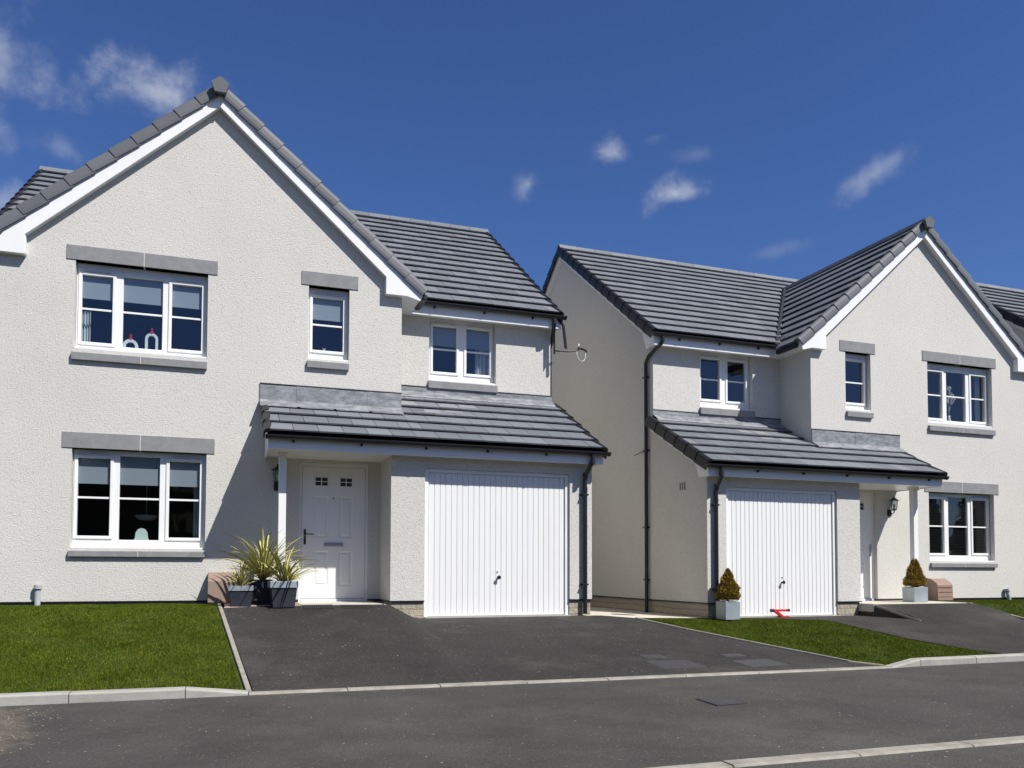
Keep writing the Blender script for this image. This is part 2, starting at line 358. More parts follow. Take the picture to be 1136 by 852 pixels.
def sheet(name, poly, off, material, label=None, kind='structure', thick=0, extra_u=(), skirt=True):
    """a polygon given in plan, cut along the knots of the terrain and laid on it"""
    bm = bmesh.new(); f = bm.faces.new([bm.verts.new((x, y, 0)) for x, y in poly])
    for axis, kn in ((0, list(KN_U)+list(extra_u)), (1, KN_V)):
        for q in kn:
            co = [0, 0, 0]; co[axis] = q; no = [0, 0, 0]; no[axis] = 1
            bmesh.ops.bisect_plane(bm, geom=bm.verts[:]+bm.edges[:]+bm.faces[:], plane_co=co, plane_no=no)
    for v in bm.verts: v.co.z = H(v.co.x, v.co.y)+off
    if thick:
        r = bmesh.ops.extrude_face_region(bm, geom=bm.faces[:])
        for v in [g for g in r['geom'] if isinstance(g, bmesh.types.BMVert)]: v.co.z -= thick
        bmesh.ops.recalc_face_normals(bm, faces=bm.faces)
    else:
        bmesh.ops.recalc_face_normals(bm, faces=bm.faces)
        if sum(f.normal.z for f in bm.faces) < 0: bmesh.ops.reverse_faces(bm, faces=bm.faces)
    me = bpy.data.meshes.new(name); bm.to_mesh(me); bm.free(); me.materials.append(M[material])
    o = bpy.data.objects.new(name, me); COL.objects.link(o)
    if kind: o['kind'] = kind
    if label: o['label'] = label
    return o
sheet('ground', [(-500, -500), (500, -500), (500, 900), (-500, 900)], -.12, 'soil')
sheet('road', [(-120, -14.5), (120, -14.5), (120, -8.13), (-120, -8.13)], 0, 'road_tarmac')
sheet('footway', [(-60, -8.0), (90, -8.0), (90, -4.63), (-60, -4.63)], 0, 'footway_tarmac')
DL = [(-2.5, -1.0), (-2.21, -4.6)]
DR = [(3.34, -1.1), (3.68, -2.04), (4.16, -3.25), (4.5, -4.3), (4.76, -4.62)]
sheet('driveway', [(-2.5, -1.2), (-1.5, -1.03), (-.45, -1.0), (-.02, -.86), (2.9, -.86), (3.34, -1.1)]+DR[1:]+[(-2.21, -4.62)], .006, 'drive_tarmac')
D2 = [(5.15, -.75), (7.45, -.75), (RAMPU-.004, -.75), (RAMPU-.004, -1.1), (RAMPU+.004, -1.1), (9.98, -1.06), (9.80, -4.62), (7.3, -4.62), (6.75, -3.92), (6.45, -3.2), (6.25, -1.75), (5.9, -1.25)]
sheet('driveway', D2, .006, 'drive_tarmac')
sheet('lawn', [(-25, .04), (-25, -4.49), (-2.28, -4.49), (-2.56, -1.0), (-2.56, .04)], -.008, 'lawn')
G2 = [(3.38, -1.1), (4.88, -.72), (5.15, -.75), (5.9, -1.25), (6.25, -1.75), (6.45, -3.2), (6.75, -3.92), (7.3, -4.5), (4.8, -4.6), (4.55, -4.3), (4.21, -3.25), (3.73, -2.04)]
sheet('lawn', G2, -.008, 'lawn')
G3 = [(10.03, .2), (10.03, -1.1), (9.86, -4.5), (40, -4.5), (40, .2)]
sheet('lawn', G3, -.008, 'lawn')
sheet('gravel_bed', [(-2.48, -.02), (-2.48, -1.18), (-1.52, -1.02), (-1.5, -.02)], .002, 'gravel')
sheet('porch_slab', [(-1.5, .1), (-1.5, -1.03), (-.42, -.99), (-.42, .1)], .012, 'path_slab', thick=.3)
sheet('porch_slab', [(RAMPU+.01, .3), (RAMPU+.01, -1.08), (9.98, -1.03), (9.98, .3)], .012, 'path_slab', thick=.35)
sheet('path', [(2.6, 14), (2.6, -.88), (2.9, -.9), (3.36, -1.08), (4.88, -.7), (4.95, 14)], .008, 'path_slab')
# kerbs and edgings: stones laid end to end
def kerb_run(name, pts, w, drop, rise, material, unit=.915, gap=.006, profile=None):
    mb = MB()
    for (a, b), (r0, r1) in zip(zip(pts[:-1], pts[1:]), zip(rise[:-1], rise[1:])):
        A = Vector(a); B = Vector(b); Ln = (B-A).length; n = max(1, round(Ln/unit)); d = (B-A)/Ln; nn_ = Vector((-d.y, d.x))
        for i in range(n):
            q0 = A+d*(i*Ln/n+gap/2); q1 = A+d*((i+1)*Ln/n-gap/2); e0 = lerp(r0, r1, i/n); e1 = lerp(r0, r1, (i+1)/n); j = random.uniform(-.003, .003)
            ring = []
            for q, e in ((q0, e0), (q1, e1)):
                i0 = q+nn_*0; o0 = q+nn_*w; zz = H(q.x, q.y)
                ring.append([(i0.x, i0.y, zz-drop), (o0.x, o0.y, zz-drop), (o0.x, o0.y, zz+e+j), (lerp(i0.x, o0.x, .14), lerp(i0.y, o0.y, .14), zz+e+j), (i0.x, i0.y, zz+e+j-.014)])
            mb.loft(ring[0], ring[1])
        mb.tube
    o = mb.build(name, material, bevel=.004); o['kind'] = 'structure'; return o
kerb_run('kerb', [(-24.3, -4.64), (-2.78, -4.64), (-2.26, -4.64)], .13, .1, [.085, .085, .03], 'kerb')
kerb_run('kerb', [(-2.26, -4.64), (1.2, -4.70), (4.78, -4.72)], .12, .1, [.022, .018, .014], 'flush_kerb')
kerb_run('kerb', [(4.78, -4.72), (5.25, -4.66), (7.0, -4.62), (40, -4.62)], .13, .1, [.018, .085, .085, .085], 'kerb')
kerb_run('kerb', [(-40, -8.135), (60, -8.135)], .13, .1, [.012, .012], 'flush_kerb')
kerb_run('edging', [(-2.23, -4.52), (-2.50, -1.2), (-2.53, -.02)], .05, .1, [.02, .02, .02], 'edging')
kerb_run('edging', [(3.36, -1.1), (3.70, -2.04), (4.18, -3.25), (4.53, -4.3), (4.78, -4.58)], .035, .1, [.02]*5, 'edging')
kerb_run('edging', [(9.84, -4.55), (10.0, -1.1), (10.0, -.05)], .05, .1, [.014]*3, 'edging')
kerb_run('edging', [(-.42, -1.02), (-.02, -.90), (.16, -.868)], .05, .1, [.018]*3, 'edging')
kerb_run('edging', [(RAMPU+.02, -2.1), (RAMPU+.02, -1.12)], .03, .03, [.010]*2, 'edging')
mb = MB()                                    # patch of grit washed onto the footway
rnd = random.Random(3); pl = []
for i in range(26):
    a = i/26*2*math.pi; rr = 1+rnd.uniform(-.3, .3); pl.append((-4.35+.5*rr*math.cos(a), -5.9+1.05*rr*math.sin(a)))
for q in range(700):
    a = rnd.uniform(0, 6.28); rr = rnd.uniform(.2, 1.5); x = -4.35+.55*rr*math.cos(a); y = -5.9+1.1*rr*math.sin(a)
    if y > -4.72: continue
    r_ = rnd.uniform(.003, .009); z = H(x, y)+r_*.5
    mb.solid([(x-r_, y, z), (x, y-r_, z), (x+r_, y, z), (x, y+r_, z), (x, y, z+r_*.8), (x, y, z-r_)], [(0, 1, 4), (1, 2, 4), (2, 3, 4), (3, 0, 4), (1, 0, 5), (2, 1, 5), (3, 2, 5), (0, 3, 5)])
tag(mb.build('loose_grit', 'dirt'), 'scattered brown grit on the footway at the left edge', kind='stuff')
mb = MB()
for q in range(5200):
    x = rnd.uniform(-2.46, -1.52); y = rnd.uniform(-1.1, -.02)
    r_ = rnd.uniform(.008, .016); z = H(x, y)+.004
    mb.solid([(x-r_, y, z), (x, y-r_, z), (x+r_, y, z), (x, y+r_, z), (x+r_*.3, y, z+r_*.8)], [(0, 1, 4), (1, 2, 4), (2, 3, 4), (3, 0, 4)], rnd.random())
tag(mb.build('gravel', 'gravel', recalc=False), 'pinkish gravel under the planters by the porch', kind='stuff')

# ------------------------------------------------------------------ grass blades (could never be counted)
def inside(p, poly):
    x, y = p; c = False; j = len(poly)-1
    for i in range(len(poly)):
        if (poly[i][1] > y) != (poly[j][1] > y) and x < (poly[j][0]-poly[i][0])*(y-poly[i][1])/(poly[j][1]-poly[i][1])+poly[i][0]: c = not c
        j = i
    return c
def grass(poly, n, label, hmin=.012, hmax=.030, w=.0028):
    r = random.Random(n); xs = [p[0] for p in poly]; ys = [p[1] for p in poly]; V = []; F = []; T = []
    while len(F) < n:
        x = r.uniform(min(xs), max(xs)); y = r.uniform(min(ys), max(ys))
        if not inside((x, y), poly): continue
        z = H(x, y)-.009; h = r.uniform(hmin, hmax)*(.75+.5*math.sin(x*3.1+1.7*math.sin(y*2.3))**2); a = r.uniform(0, 6.28); le = r.uniform(.2, 1.0)*h; b = r.uniform(0, 6.28)
        dx = math.cos(a)*w; dy = math.sin(a)*w; i = len(V)
        V += [(x-dx, y-dy, z), (x+dx, y+dy, z), (x+math.cos(b)*le, y+math.sin(b)*le, z+h)]; F.append((i, i+1, i+2)); T.append(r.random())
    me = bpy.data.meshes.new('grass'); me.from_pydata(V, [], F); a = me.attributes.new('tone', 'FLOAT', 'FACE'); a.data.foreach_set('value', T); me.materials.append(M['blade'])
    o = bpy.data.objects.new('grass', me); COL.objects.link(o); tag(o, label, kind='stuff'); return o
grass([(-6.2, .0), (-6.2, -4.51), (-2.31, -4.51), (-2.58, -1.0), (-2.58, -.01)], 250000, 'short green grass on the lawn left of the drive')
grass(G2, 100000, 'narrow strip of grass between the two driveways')
grass([(10.04, .1), (10.04, -1.1), (9.95, -2.6), (13.5, -2.6), (13.5, .1)], 60000, 'grass in front of the right-hand house')

# ------------------------------------------------------------------ roofs
def tiled(mb, O, tdir, sdir, n, length_s, rng, e=.366, tw=.33, th=.022, rnd=None, base=.0):
    """individual interlocking flat tiles laid course by course; rng(s) gives the left and right limit at slope distance s"""
    O = Vector(O); t = Vector(tdir).normalized(); sv = Vector(sdir).normalized(); n = Vector(n).normalized(); rnd = rnd or random
    k = 0; s0 = 0
    while s0 < length_s-.02:
        s1 = min(s0+e, length_s); a0, b0 = rng(s0); a1, b1 = rng(s1); off = (tw/2 if k % 2 else 0)
        lo = min(a0, a1); hi = max(b0, b1); j = math.floor((lo-off)/tw)
        while j*tw+off < hi:
            x0 = j*tw+off; x1 = x0+tw; j += 1; q = []
            l0, r0, l1, r1 = max(x0, a0), min(x1, b0), max(x0, a1), min(x1, b1)
            if r0-l0 < .006 and r1-l1 < .006: continue
            if r0 < l0: l0 = r0 = (l0 if l0 == a0 else r0)
            if r1 < l1: l1 = r1 = (l1 if l1 == a1 else r1)
            g_ = .0035; l0 += g_; l1 += g_; r0 -= g_; r1 -= g_
            lift = rnd.uniform(-.002, .002); h0 = base+.060+lift; h1 = base+.014
            P = lambda x, s_, h: O+t*x+sv*s_+n*h
            V = [P(l0, s0, h0-th), P(r0, s0, h0-th), P(r1, s1+.02, h1-.01), P(l1, s1+.02, h1-.01), P(l0, s0, h0), P(r0, s0, h0), P(r1, s1+.02, h1+.004), P(l1, s1+.02, h1+.004)]
            mb.solid(V, [(4, 5, 6, 7), (0, 1, 5, 4), (1, 2, 6, 5), (3, 0, 4, 7)], rnd.random())
        s0 += e; k += 1
def verge_run(mb, O, sdir, n, out, length, e=.36, depth=.13, rnd=random, w=.13, o=.045, top=.085):
    """overlapping rounded verge caps running up a slope"""
    O = Vector(O); sv = Vector(sdir).normalized(); n = Vector(n).normalized(); out = Vector(out).normalized()
    prof = [(-w, .045), (-w*.7, top*.85), (-w*.35, top), (0, top*.97), (o*.7, top*.72), (o, top*.3), (o+.004, -depth*.5), (o, -depth), (o-.014, -depth), (o-.02, 0), (-w, .03)]
    m_ = max(1, round(length/e)); e = length/m_
    for i in range(m_):
        a = i*e; b = (i+1)*e+.03; tn = rnd.random()
        A = [O+sv*a+out*(x*1.0+.006)+n*(y+.010) for x, y in prof]; B = [O+sv*b+out*(x-.004)+n*(y-.010) for x, y in prof]
        mb.loft(A, B, tn)
def ridge_run(mb, A, B, unit=.45, w=.105, h=.055, rnd=random):
    A = Vector(A); B = Vector(B); d = (B-A).normalized(); Ln = (B-A).length; m_ = round(Ln/unit); side = d.cross(Vector((0, 0, 1))).normalized(); up = Vector((0, 0, 1))
    prof = [(-w, -.055), (-w*.42, h*.75), (0, h), (w*.42, h*.75), (w, -.055), (w*.85, -.07), (0, h-.03), (-w*.85, -.07)]
    for i in range(m_):
        a = A+d*(Ln*i/m_); b = A+d*(Ln*(i+1)/m_-.006); k_ = 1+(.03 if i % 2 else 0)
        mb.loft([a+side*x*k_+up*y*k_ for x, y in prof], [b+side*x*k_+up*y*k_ for x, y in prof], rnd.random())

# ------------------------------------------------------------------ the house type (u to the right, v into the house, z up from the garage floor)
A_, WR, D1, G, = -2.649, 2.771, .869, .847
UL = -5.42; ULM = -5.75; VB = 9.05; WB = .25
TM = .717; ME = (.65, 5.04)               # main roof: slope, eave point (v, z) of the tile plane
TG = .875; GAPEX = 7.50                  # gable roof plane
TLn = .535; LE = (-1.07, 2.475)           # lean-to
def zmain(v): return ME[1]+TM*(v-ME[0])
YR = 4.963; ZR = zmain(YR)
def zgab(u): return GAPEX-TG*abs(u-A_)
def zlean(v): return LE[1]+TLn*(v-LE[0])

def wall_grid(mb, u0, u1, z0, z1, v, holes, rev):
    us = sorted({u0, u1, *[h[0] for h in holes], *[h[1] for h in holes]}); zs = sorted({z0, z1, *[h[2] for h in holes], *[h[3] for h in holes]})
    us = [x for x in us if u0 <= x <= u1]; zs = [x for x in zs if z0 <= x <= z1]
    for a, b in zip(us[:-1], us[1:]):
        for c, d in zip(zs[:-1], zs[1:]):
            if any(h[0] < (a+b)/2 < h[1] and h[2] < (c+d)/2 < h[3] for h in holes): continue
            mb.face([(a, v, c), (b, v, c), (b, v, d), (a, v, d)])
    for a, b, c, d in holes:
        q = v+rev
        mb.face([(a, v, c), (a, v, d), (a, q, d), (a, q, c)]); mb.face([(b, v, c), (b, q, c), (b, q, d), (b, v, d)])
        mb.face([(a, v, d), (b, v, d), (b, q, d), (a, q, d)])
        if c > WB+.01: mb.face([(a, v, c), (a, q, c), (b, q, c), (b, v, c)])

def window(P, s, u0, u1, z0, z1, v, lights, bar, sill, lintel, frame_top=None, blind=None, style='plain', lab=None, furn=None):
    """lights: (pane u0, u1, z0, z1, sash?)"""
    w = empty('window', parent=P)
    if lab: w['label'] = lab
    ft = z1-.001
    vf = v+.11; vb = v+.18
    mb = MB(s); fz0 = z0+.03
    # fixed frame: verticals between the panes, head and cill rails
    edges = [u0+.004] + [x for l in lights for x in (l[0], l[1])] + [u1-.004]
    for i in range(0, len(edges), 2): mb.box(edges[i], edges[i+1], vf, vb, fz0+.07, ft-.06)
    mb.box(edges[0], edges[-1], vf, vb, fz0, fz0+.07); mb.box(edges[0], edges[-1], vf, vb, ft-.06, ft)
    for l in lights:                                        # infill of the rails down to each pane
        mb.box(l[0]+.0005, l[1]-.0005, vf+.002, vb-.002, fz0+.0701, l[2]); mb.box(l[0]+.0005, l[1]-.0005, vf+.002, vb-.002, l[3], ft-.0601)
    mb.box(u0+.002, u1-.002, v+.005, vf+.03, z0+.002, z0+.031)          # projecting plastic cill
    mb.build('frame', 'white', w, bevel=.005)
    for l in lights:
        if l[4]:
            sb = MB(s); a, b, c, d = l[:4]; q = .042
            for B in ((a-q, a, c-q, d+q), (b, b+q, c-q, d+q), (a, b, c-q, c), (a, b, d, d+q)): sb.box(B[0], B[1], vf-.016, vf, B[2], B[3])
            sb.build('sash', 'white', w, bevel=.005)
            tv = MB(s); tv.box(a+.03, b-.03, vf-.022, vf-.001, d+q+.008, d+q+.026); tv.build('trickle_vent', 'frame_grey', w, bevel=.003)
        g = MB(s); g.face([(l[0]-.004, vf+.03, l[2]-.004), (l[1]+.004, vf+.03, l[2]-.004), (l[1]+.004, vf+.03, l[3]+.004), (l[0]-.004, vf+.03, l[3]+.004)]); g.build('pane', 'glass', w, recalc=False)
        b_ = MB(s); b_.box(l[0]-.001, l[1]+.001, vf+.012, vf+.028, bar-.0135, bar+.0135); b_.build('glazing_bar', 'white', w, bevel=.003)
        if blind:
            bl = MB(s); x0, x1 = l[0]+.001, l[1]-.001
            if style == 'venetian':
                zz = l[3]
                while zz > blind: bl.box(x0, x1, vf+.045, vf+.068, zz-.003, zz); zz -= .03
                bl.build('venetian_blind', 'slat', w)
            else:
                bl.box(x0, x1, vf+.046, vf+.049, blind, l[3]+.004); bl.box(x0, x1, vf+.042, vf+.054, blind-.02, blind); bl.build('roller_blind', 'blind', w)
    st = MB(s); a, b, c, d = sill                           # stone sill
    st.prism([(v-.052, c), (v+.08, c), (v+.08, d+.004), (v-.045, d-.012), (v-.052, d-.016)], 'x', a, b)
    st.build('sill', 'stone', w, bevel=.004)
    if b-a > 1.3:
        mj = MB(s); xm = (a+b)/2; mj.box(xm-.005, xm+.005, v-.0535, v-.03, c+.001, d-.018); mj.build('mortar_joint', 'mortar', w)
    if lintel:
        li = MB(s); a, b, c, d = lintel; xm = (a+b)/2
        if b-a > 1.3:
            li.box(a, xm-.006, v-.012, v+.12, c, d); li.box(xm+.006, b, v-.012, v+.12, c, d)
        else: li.box(a, b, v-.012, v+.12, c, d)
        li.build('lintel', 'stone', w, bevel=.004)
        if b-a > 1.3:
            mj = MB(s); mj.box(xm-.006, xm+.006, v-.013, v+.1, c+.002, d-.002); mj.build('mortar_joint', 'mortar', w)
    # the room behind
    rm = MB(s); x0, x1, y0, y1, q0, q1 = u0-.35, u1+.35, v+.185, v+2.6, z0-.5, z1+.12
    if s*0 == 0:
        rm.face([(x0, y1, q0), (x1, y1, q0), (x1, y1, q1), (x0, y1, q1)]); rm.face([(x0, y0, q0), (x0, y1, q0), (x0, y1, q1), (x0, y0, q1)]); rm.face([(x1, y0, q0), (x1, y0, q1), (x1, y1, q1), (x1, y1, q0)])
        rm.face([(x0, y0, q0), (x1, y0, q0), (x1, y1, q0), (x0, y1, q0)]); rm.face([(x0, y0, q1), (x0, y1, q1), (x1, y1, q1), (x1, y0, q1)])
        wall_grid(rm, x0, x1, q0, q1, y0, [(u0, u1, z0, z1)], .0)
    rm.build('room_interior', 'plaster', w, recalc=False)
    if furn: furn(w, s, vb)
    return w

def curtain(w, s, v, x0, x1, z0, z1):
    mb = MB(s); n = 24; P = []
    for i in range(n+1):
        t = i/n; P.append((lerp(x0, x1, t), v+.1+.022*math.sin(t*n*1.05)+.008*math.sin(t*31)))
    for a, b in zip(P[:-1], P[1:]): mb.face([(a[0], a[1], z0), (b[0], b[1], z0), (b[0], b[1], z1), (a[0], a[1], z1)])
    mb.build('curtain', 'curtain', w, smooth=True, recalc=False)

def gutter(P, s, u0, u1, v, z, axis='u', brk=.85, name='gutter', ends=(1, 1)):
    """half-round gutter running along u at (v, z) = its centre at the lip"""
    g = MB(s); r = .056; n = 12; pr = [(v+r*math.cos(math.pi+math.pi*i/n), z+r*math.sin(math.pi+math.pi*i/n)) for i in range(n+1)]
    pr2 = [(v+(r-.004)*math.cos(2*math.pi-math.pi*i/n), z+(r-.004)*math.sin(2*math.pi-math.pi*i/n)) for i in range(n+1)]
    g.prism(pr+pr2, 'x', u0, u1)
    for q, on in ((u0, ends[0]), (u1, ends[1])):
        if on: g.prism([(v+(r+.004)*math.cos(math.pi+math.pi*i/n), z+(r+.004)*math.sin(math.pi+math.pi*i/n)) for i in range(n+1)], 'x', q-.006, q+.006)
    o = g.build(name, 'black', P, smooth=False)
    k = MB(s); x = u0+.35
    while x < u1-.1:
        pr = [(v+(r+.005)*math.cos(math.pi+math.pi*i/10), z+(r+.005)*math.sin(math.pi+math.pi*i/10)) for i in range(11)]
        k.cut().prism(pr, 'x', x-.014, x+.014); k.box(x-.014, x+.014, v+.03, v+.070, z-.085, z-.02); x += brk
    k.build('gutter_bracket', 'black', o)
    return o

def house(name, s, loc, rz, label, cat='house', full=True, lab2={}):
    P = empty(name, loc, rz); tag(P, label, cat, 'matching detached houses')
    rnd = random.Random(int(loc[0]*100)+5)
    # ---- walls
    OP_UP = (-4.45, -2.77, 3.64, 4.85); OP_LO = (-4.44, -2.75, .95, 2.30); OP_SM = (-1.382, -.79, 3.76, 4.857)
    OP_TW = (.63, 1.785, 3.79, 4.86); OP_DR = (-1.475, -.47, .2, 2.25); OP_GA = (.185, 2.41, -.02, 2.13)
    w = MB(s)
    zsf = 4.86
    wall_grid(w, UL, 0, WB, zsf, 0, [OP_UP, OP_LO, OP_SM, (OP_DR[0], OP_DR[1], WB, OP_DR[3])], .19)
    zt = lambda u: zgab(u)-.10
    w.face([(UL, 0, zsf), (0, 0, zsf), (0, 0, zt(0)), (A_, 0, zt(A_)), (UL, 0, zt(UL))])
    w.face([(0, 0, WB), (0, D1, WB), (0, D1, 5.3), (0, 0, 5.1)])                       # return of the gable
    w.face([(UL, 0, WB), (UL, 0, 5.1), (UL, D1, 5.3), (UL, D1, WB)])
    wall_grid(w, 0, WR, 2.9, 5.14, D1, [OP_TW], .19)
    w.face([(ULM, D1, WB), (UL, D1, WB), (UL, D1, 5.14), (ULM, D1, 5.14)])
    for uu in (WR, ULM):                                                               # side gables
        vs = D1
        w.face([(uu, vs, WB), (uu, VB, WB), (uu, VB, zmain(D1)-.12), (uu, YR, ZR-.12), (uu, vs, zmain(D1)-.12)])
    w.face([(ULM, VB, WB), (ULM, VB, 5.1), (WR, VB, 5.1), (WR, VB, WB)])
    wall_grid(w, -.30, WR, WB, 2.45, -G, [(OP_GA[0], OP_GA[1], WB, OP_GA[3])], .12)     # garage front
    w.face([(WR, -G, WB), (WR, D1, WB), (WR, D1, zlean(D1)-.05), (WR, -G, zlean(-G)-.05)])
    w.face([(-.30, -G, WB), (-.30, -G, 2.45), (-.30, 0, 2.45), (-.30, 0, WB)])
    wo = w.build('wall', 'roughcast', P, recalc=False)
    # plinth of split stone with the dark bell-cast drip above it
    q = MB(s); d_ = MB(s); zb = -.35
    def pl(u0, u1, v0, v1):
        q.cut().box(u0, u1, v0, v1, zb, WB-.012)
    pl(UL+.02, OP_DR[0], .02, .2); pl(OP_DR[1], -.25, .02, .2)
    pl(-.28, OP_GA[0], -G+.02, -G+.28); pl(OP_GA[1], WR-.02, -G+.02, -G+.28)
    pl(WR-.24, WR-.02, -G+.281, VB); pl(ULM+.02, ULM+.2, D1, VB); pl(UL+.0, UL+.2, .21, D1); pl(-.28, -.1, -G+.281, .0)
    q.build('plinth', 'plinth', P)
    def drip(u0, u1, v0, v1): d_.cut().box(u0, u1, v0, v1, WB-.016, WB-.001)
    drip(UL-.012, OP_DR[0], -.012, .05); drip(OP_DR[1], -.301, -.012, .05); drip(-.312, OP_GA[0], -G-.012, -G+.05); drip(OP_GA[1], WR+.012, -G-.012, -G+.05)
    drip(WR-.05, WR+.012, -G+.051, VB); drip(-.312, -.25, -G+.051, -.013); drip(ULM-.012, ULM+.05, D1, VB)
    d_.build('drip_bead', 'black', P)
    # ---- main roof
    em = 1/math.sqrt(1+TM*TM); SM = (0, em, TM*em); NM = (0, -TM*em, em); lm = (YR-ME[0])/em
    UE = WR+.12; UE0 = ULM-.12
    mr = MB(s)
    def rng_r(sd):
        z = ME[1]+sd*TM*em
        return (A_+(GAPEX-z)/TG if z < GAPEX else A_, UE)
    tiled(mr, (0, ME[0], ME[1]), (1, 0, 0), SM, NM, lm, rng_r, rnd=rnd)
    def rng_l(sd):
        z = ME[1]+sd*TM*em
        return (UE0, A_-(GAPEX-z)/TG if z < GAPEX else A_)
    tiled(mr, (0, ME[0], ME[1]), (1, 0, 0), SM, NM, lm, rng_l, rnd=rnd)
    tiled(mr, (0, 2*YR-ME[0], ME[1]), (1, 0, 0), (0, -em, TM*em), (0, TM*em, em), lm, lambda q_: (UE0, UE), rnd=rnd)
    mo = mr.build('main_roof', 'tile', P, recalc=True)
    ul = MB(s)                                                     # felt under the tiles
    for (a0, b0, sg) in ((rng_r(0)[0]-.0, UE-.01, 1), (UE0+.01, rng_l(0)[1], 1)):
        pass
    zu = lambda v: zmain(v)-.03
    vv = YR-(ZR-GAPEX)/TM
    ul.face([(rng_r(0)[0]+.02, ME[0]+.03, zu(ME[0]+.03)), (UE-.02, ME[0]+.03, zu(ME[0]+.03)), (UE-.02, YR, ZR-.03), (A_, YR, ZR-.03), (A_, vv, zu(vv))])
    ul.face([(rng_l(0)[1]-.02, ME[0]+.03, zu(ME[0]+.03)), (A_, vv, zu(vv)), (A_, YR, ZR-.03), (UE0+.02, YR, ZR-.03), (UE0+.02, ME[0]+.03, zu(ME[0]+.03))])
    ul.face([(UE0+.02, YR, ZR-.03), (UE-.02, YR, ZR-.03), (UE-.02, 2*YR-ME[0], ME[1]-.03), (UE0+.02, 2*YR-ME[0], ME[1]-.03)])
    ul.build('underlay', 'underlay', mo, recalc=False)
    vg = MB(s)
    for sg, y0 in ((1, ME[0]-.02), (-1, 2*YR-ME[0]+.02)):
        for ue, od in ((UE, 1), (UE0, -1)):
            vg.cut(); verge_run(vg, (ue-.02*od, y0, ME[1]-.02), (0, em*sg, TM*em), (0, -TM*em*sg, em), (od, 0, 0), lm, e=.366, depth=.12, rnd=rnd, w=.055, top=.07)
    vg.build('verge', 'dverge', mo)
    rg = MB(s); ridge_run(rg, (UE0-.01, YR, ZR+.04), (UE+.01, YR, ZR+.04), rnd=rnd); rg.build('ridge_tiles', 'tile', mo)
    # ---- gable roof over the front wing
    eg = 1/math.sqrt(1+TG*TG); uE = .33; lg = (uE-A_)/eg; V0 = -.15
    gr = MB(s)
    for sg in (1, -1):
        def rng_g(sd):
            z = zgab(uE)+sd*TG*eg; vend = (z-ME[1])/TM+ME[0]
            return (V0+.02, max(ME[0]-.14, vend-.05))
        tiled(gr, (A_+sg*(uE-A_), 0, zgab(uE)), (0, 1, 0), (-sg*eg, 0, TG*eg), (sg*TG*eg, 0, eg), lg, rng_g, rnd=rnd)
    go = gr.build('gable_roof', 'tile', P)
    ul = MB(s)
    for sg in (1, -1):
        ua = A_+sg*(uE-A_-.03); za = zgab(ua)-.03
        ul.face([(ua, V0+.01, za), (ua, (za-ME[1])/TM+ME[0]+.05, za), (A_, vv+.02, GAPEX-.03), (A_, V0+.01, GAPEX-.03)])
    ul.build('underlay', 'underlay', go, recalc=False)
    vg = MB(s)
    for sg in (1, -1):
        vg.cut(); verge_run(vg, (A_+sg*(uE-A_+.0), -.128, zgab(uE)), (-sg*eg, 0, TG*eg), (sg*TG*eg, 0, eg), (0, -1, 0), lg-.03, e=.365, depth=.075, rnd=rnd, w=.16, o=.025, top=.080)
    vg.build('verge_tiles', 'verge', go, smooth=False)
    rg = MB(s); ridge_run(rg, (A_, V0-.03, GAPEX+.045), (A_, vv-.02, GAPEX+.045), rnd=rnd)
    rg.prism([(A_-.075, GAPEX-.12), (A_-.12, GAPEX+.015), (A_, GAPEX+.105), (A_+.12, GAPEX+.015), (A_+.075, GAPEX-.12)], 'y', V0-.10, V0-.031, .35)
    rg.build('ridge_tiles', 'verge', go)
    va = MB(s)                                                     # valleys
    for sg in (1, -1):
        p0 = Vector((A_+sg*(uE-A_-.02), ME[0]-.06, zgab(uE)+.055)); p1 = Vector((A_, vv, GAPEX+.02)); d = (p1-p0)
        wv = Vector((sg*.13, 0, .0)); wv2 = Vector((-sg*.05, .0, .06)); va.cut()
        q0 = p0+Vector((-sg*.0, 0, .045)); q1 = p1+Vector((0, 0, .045)); va.tube([q0, q1+(q0-q1)*.01], .055, 6)
        va.face([p0+wv+Vector((0, 0, .02)), p1+wv+Vector((0, 0, .02)), p1, p0]); va.face([p0, p1, p1+wv2, p0+wv2])
    va.build('valley_trim', 'dverge', go, recalc=False)
    # bargeboards, box ends and soffits of the gable
    bb = MB(s); so_ = MB(s); VO = -.116
    for sg in (1, -1):
        U = lambda x: A_+sg*x
        xe = uE-A_-.03; xi = 2.386
        t0 = lambda x: GAPEX-.03-TG*x; b0 = lambda x: 7.234-.905*x
        p = [(U(0), t0(0)), (U(xe), t0(xe)), (U(xe-.04), t0(xe)-.13), (U(xe-.24), 4.815), (U(xi), 4.815), (U(xi), b0(xi)), (U(0), b0(0))]
        bb.cut().prism(p, 'y', VO, VO+.02)
        x2 = xe-.24; so_.cut()
        so_.loft([(U(0), VO+.021, b0(0)+.012), (U(0), VO+.021, b0(0)+.025), (U(0), .0, b0(0)+.025), (U(0), .0, b0(0)+.012)],
                 [(U(xi), VO+.021, b0(xi)+.012), (U(xi), VO+.021, b0(xi)+.025), (U(xi), .0, b0(xi)+.025), (U(xi), .0, b0(xi)+.012)])
        so_.box(min(U(xi), U(x2)), max(U(xi), U(x2)), VO+.021, -.001, 4.817, 4.835)
        so_.box(U(xi)-.006, U(xi)+.006, VO+.021, -.001, 4.836, b0(xi))
    bb.build('bargeboard', 'white', P, bevel=.004)
    # eaves boxing along the wing's right side and along the main roof front
    y1 = D1
    so_.cut().box(.002, .30, VO+.021, ME[0]+.02, 4.84, 4.86); 
    so_.cut().box(.002, WR+.1, ME[0]+.0201, D1-.001, 4.84, 4.86)
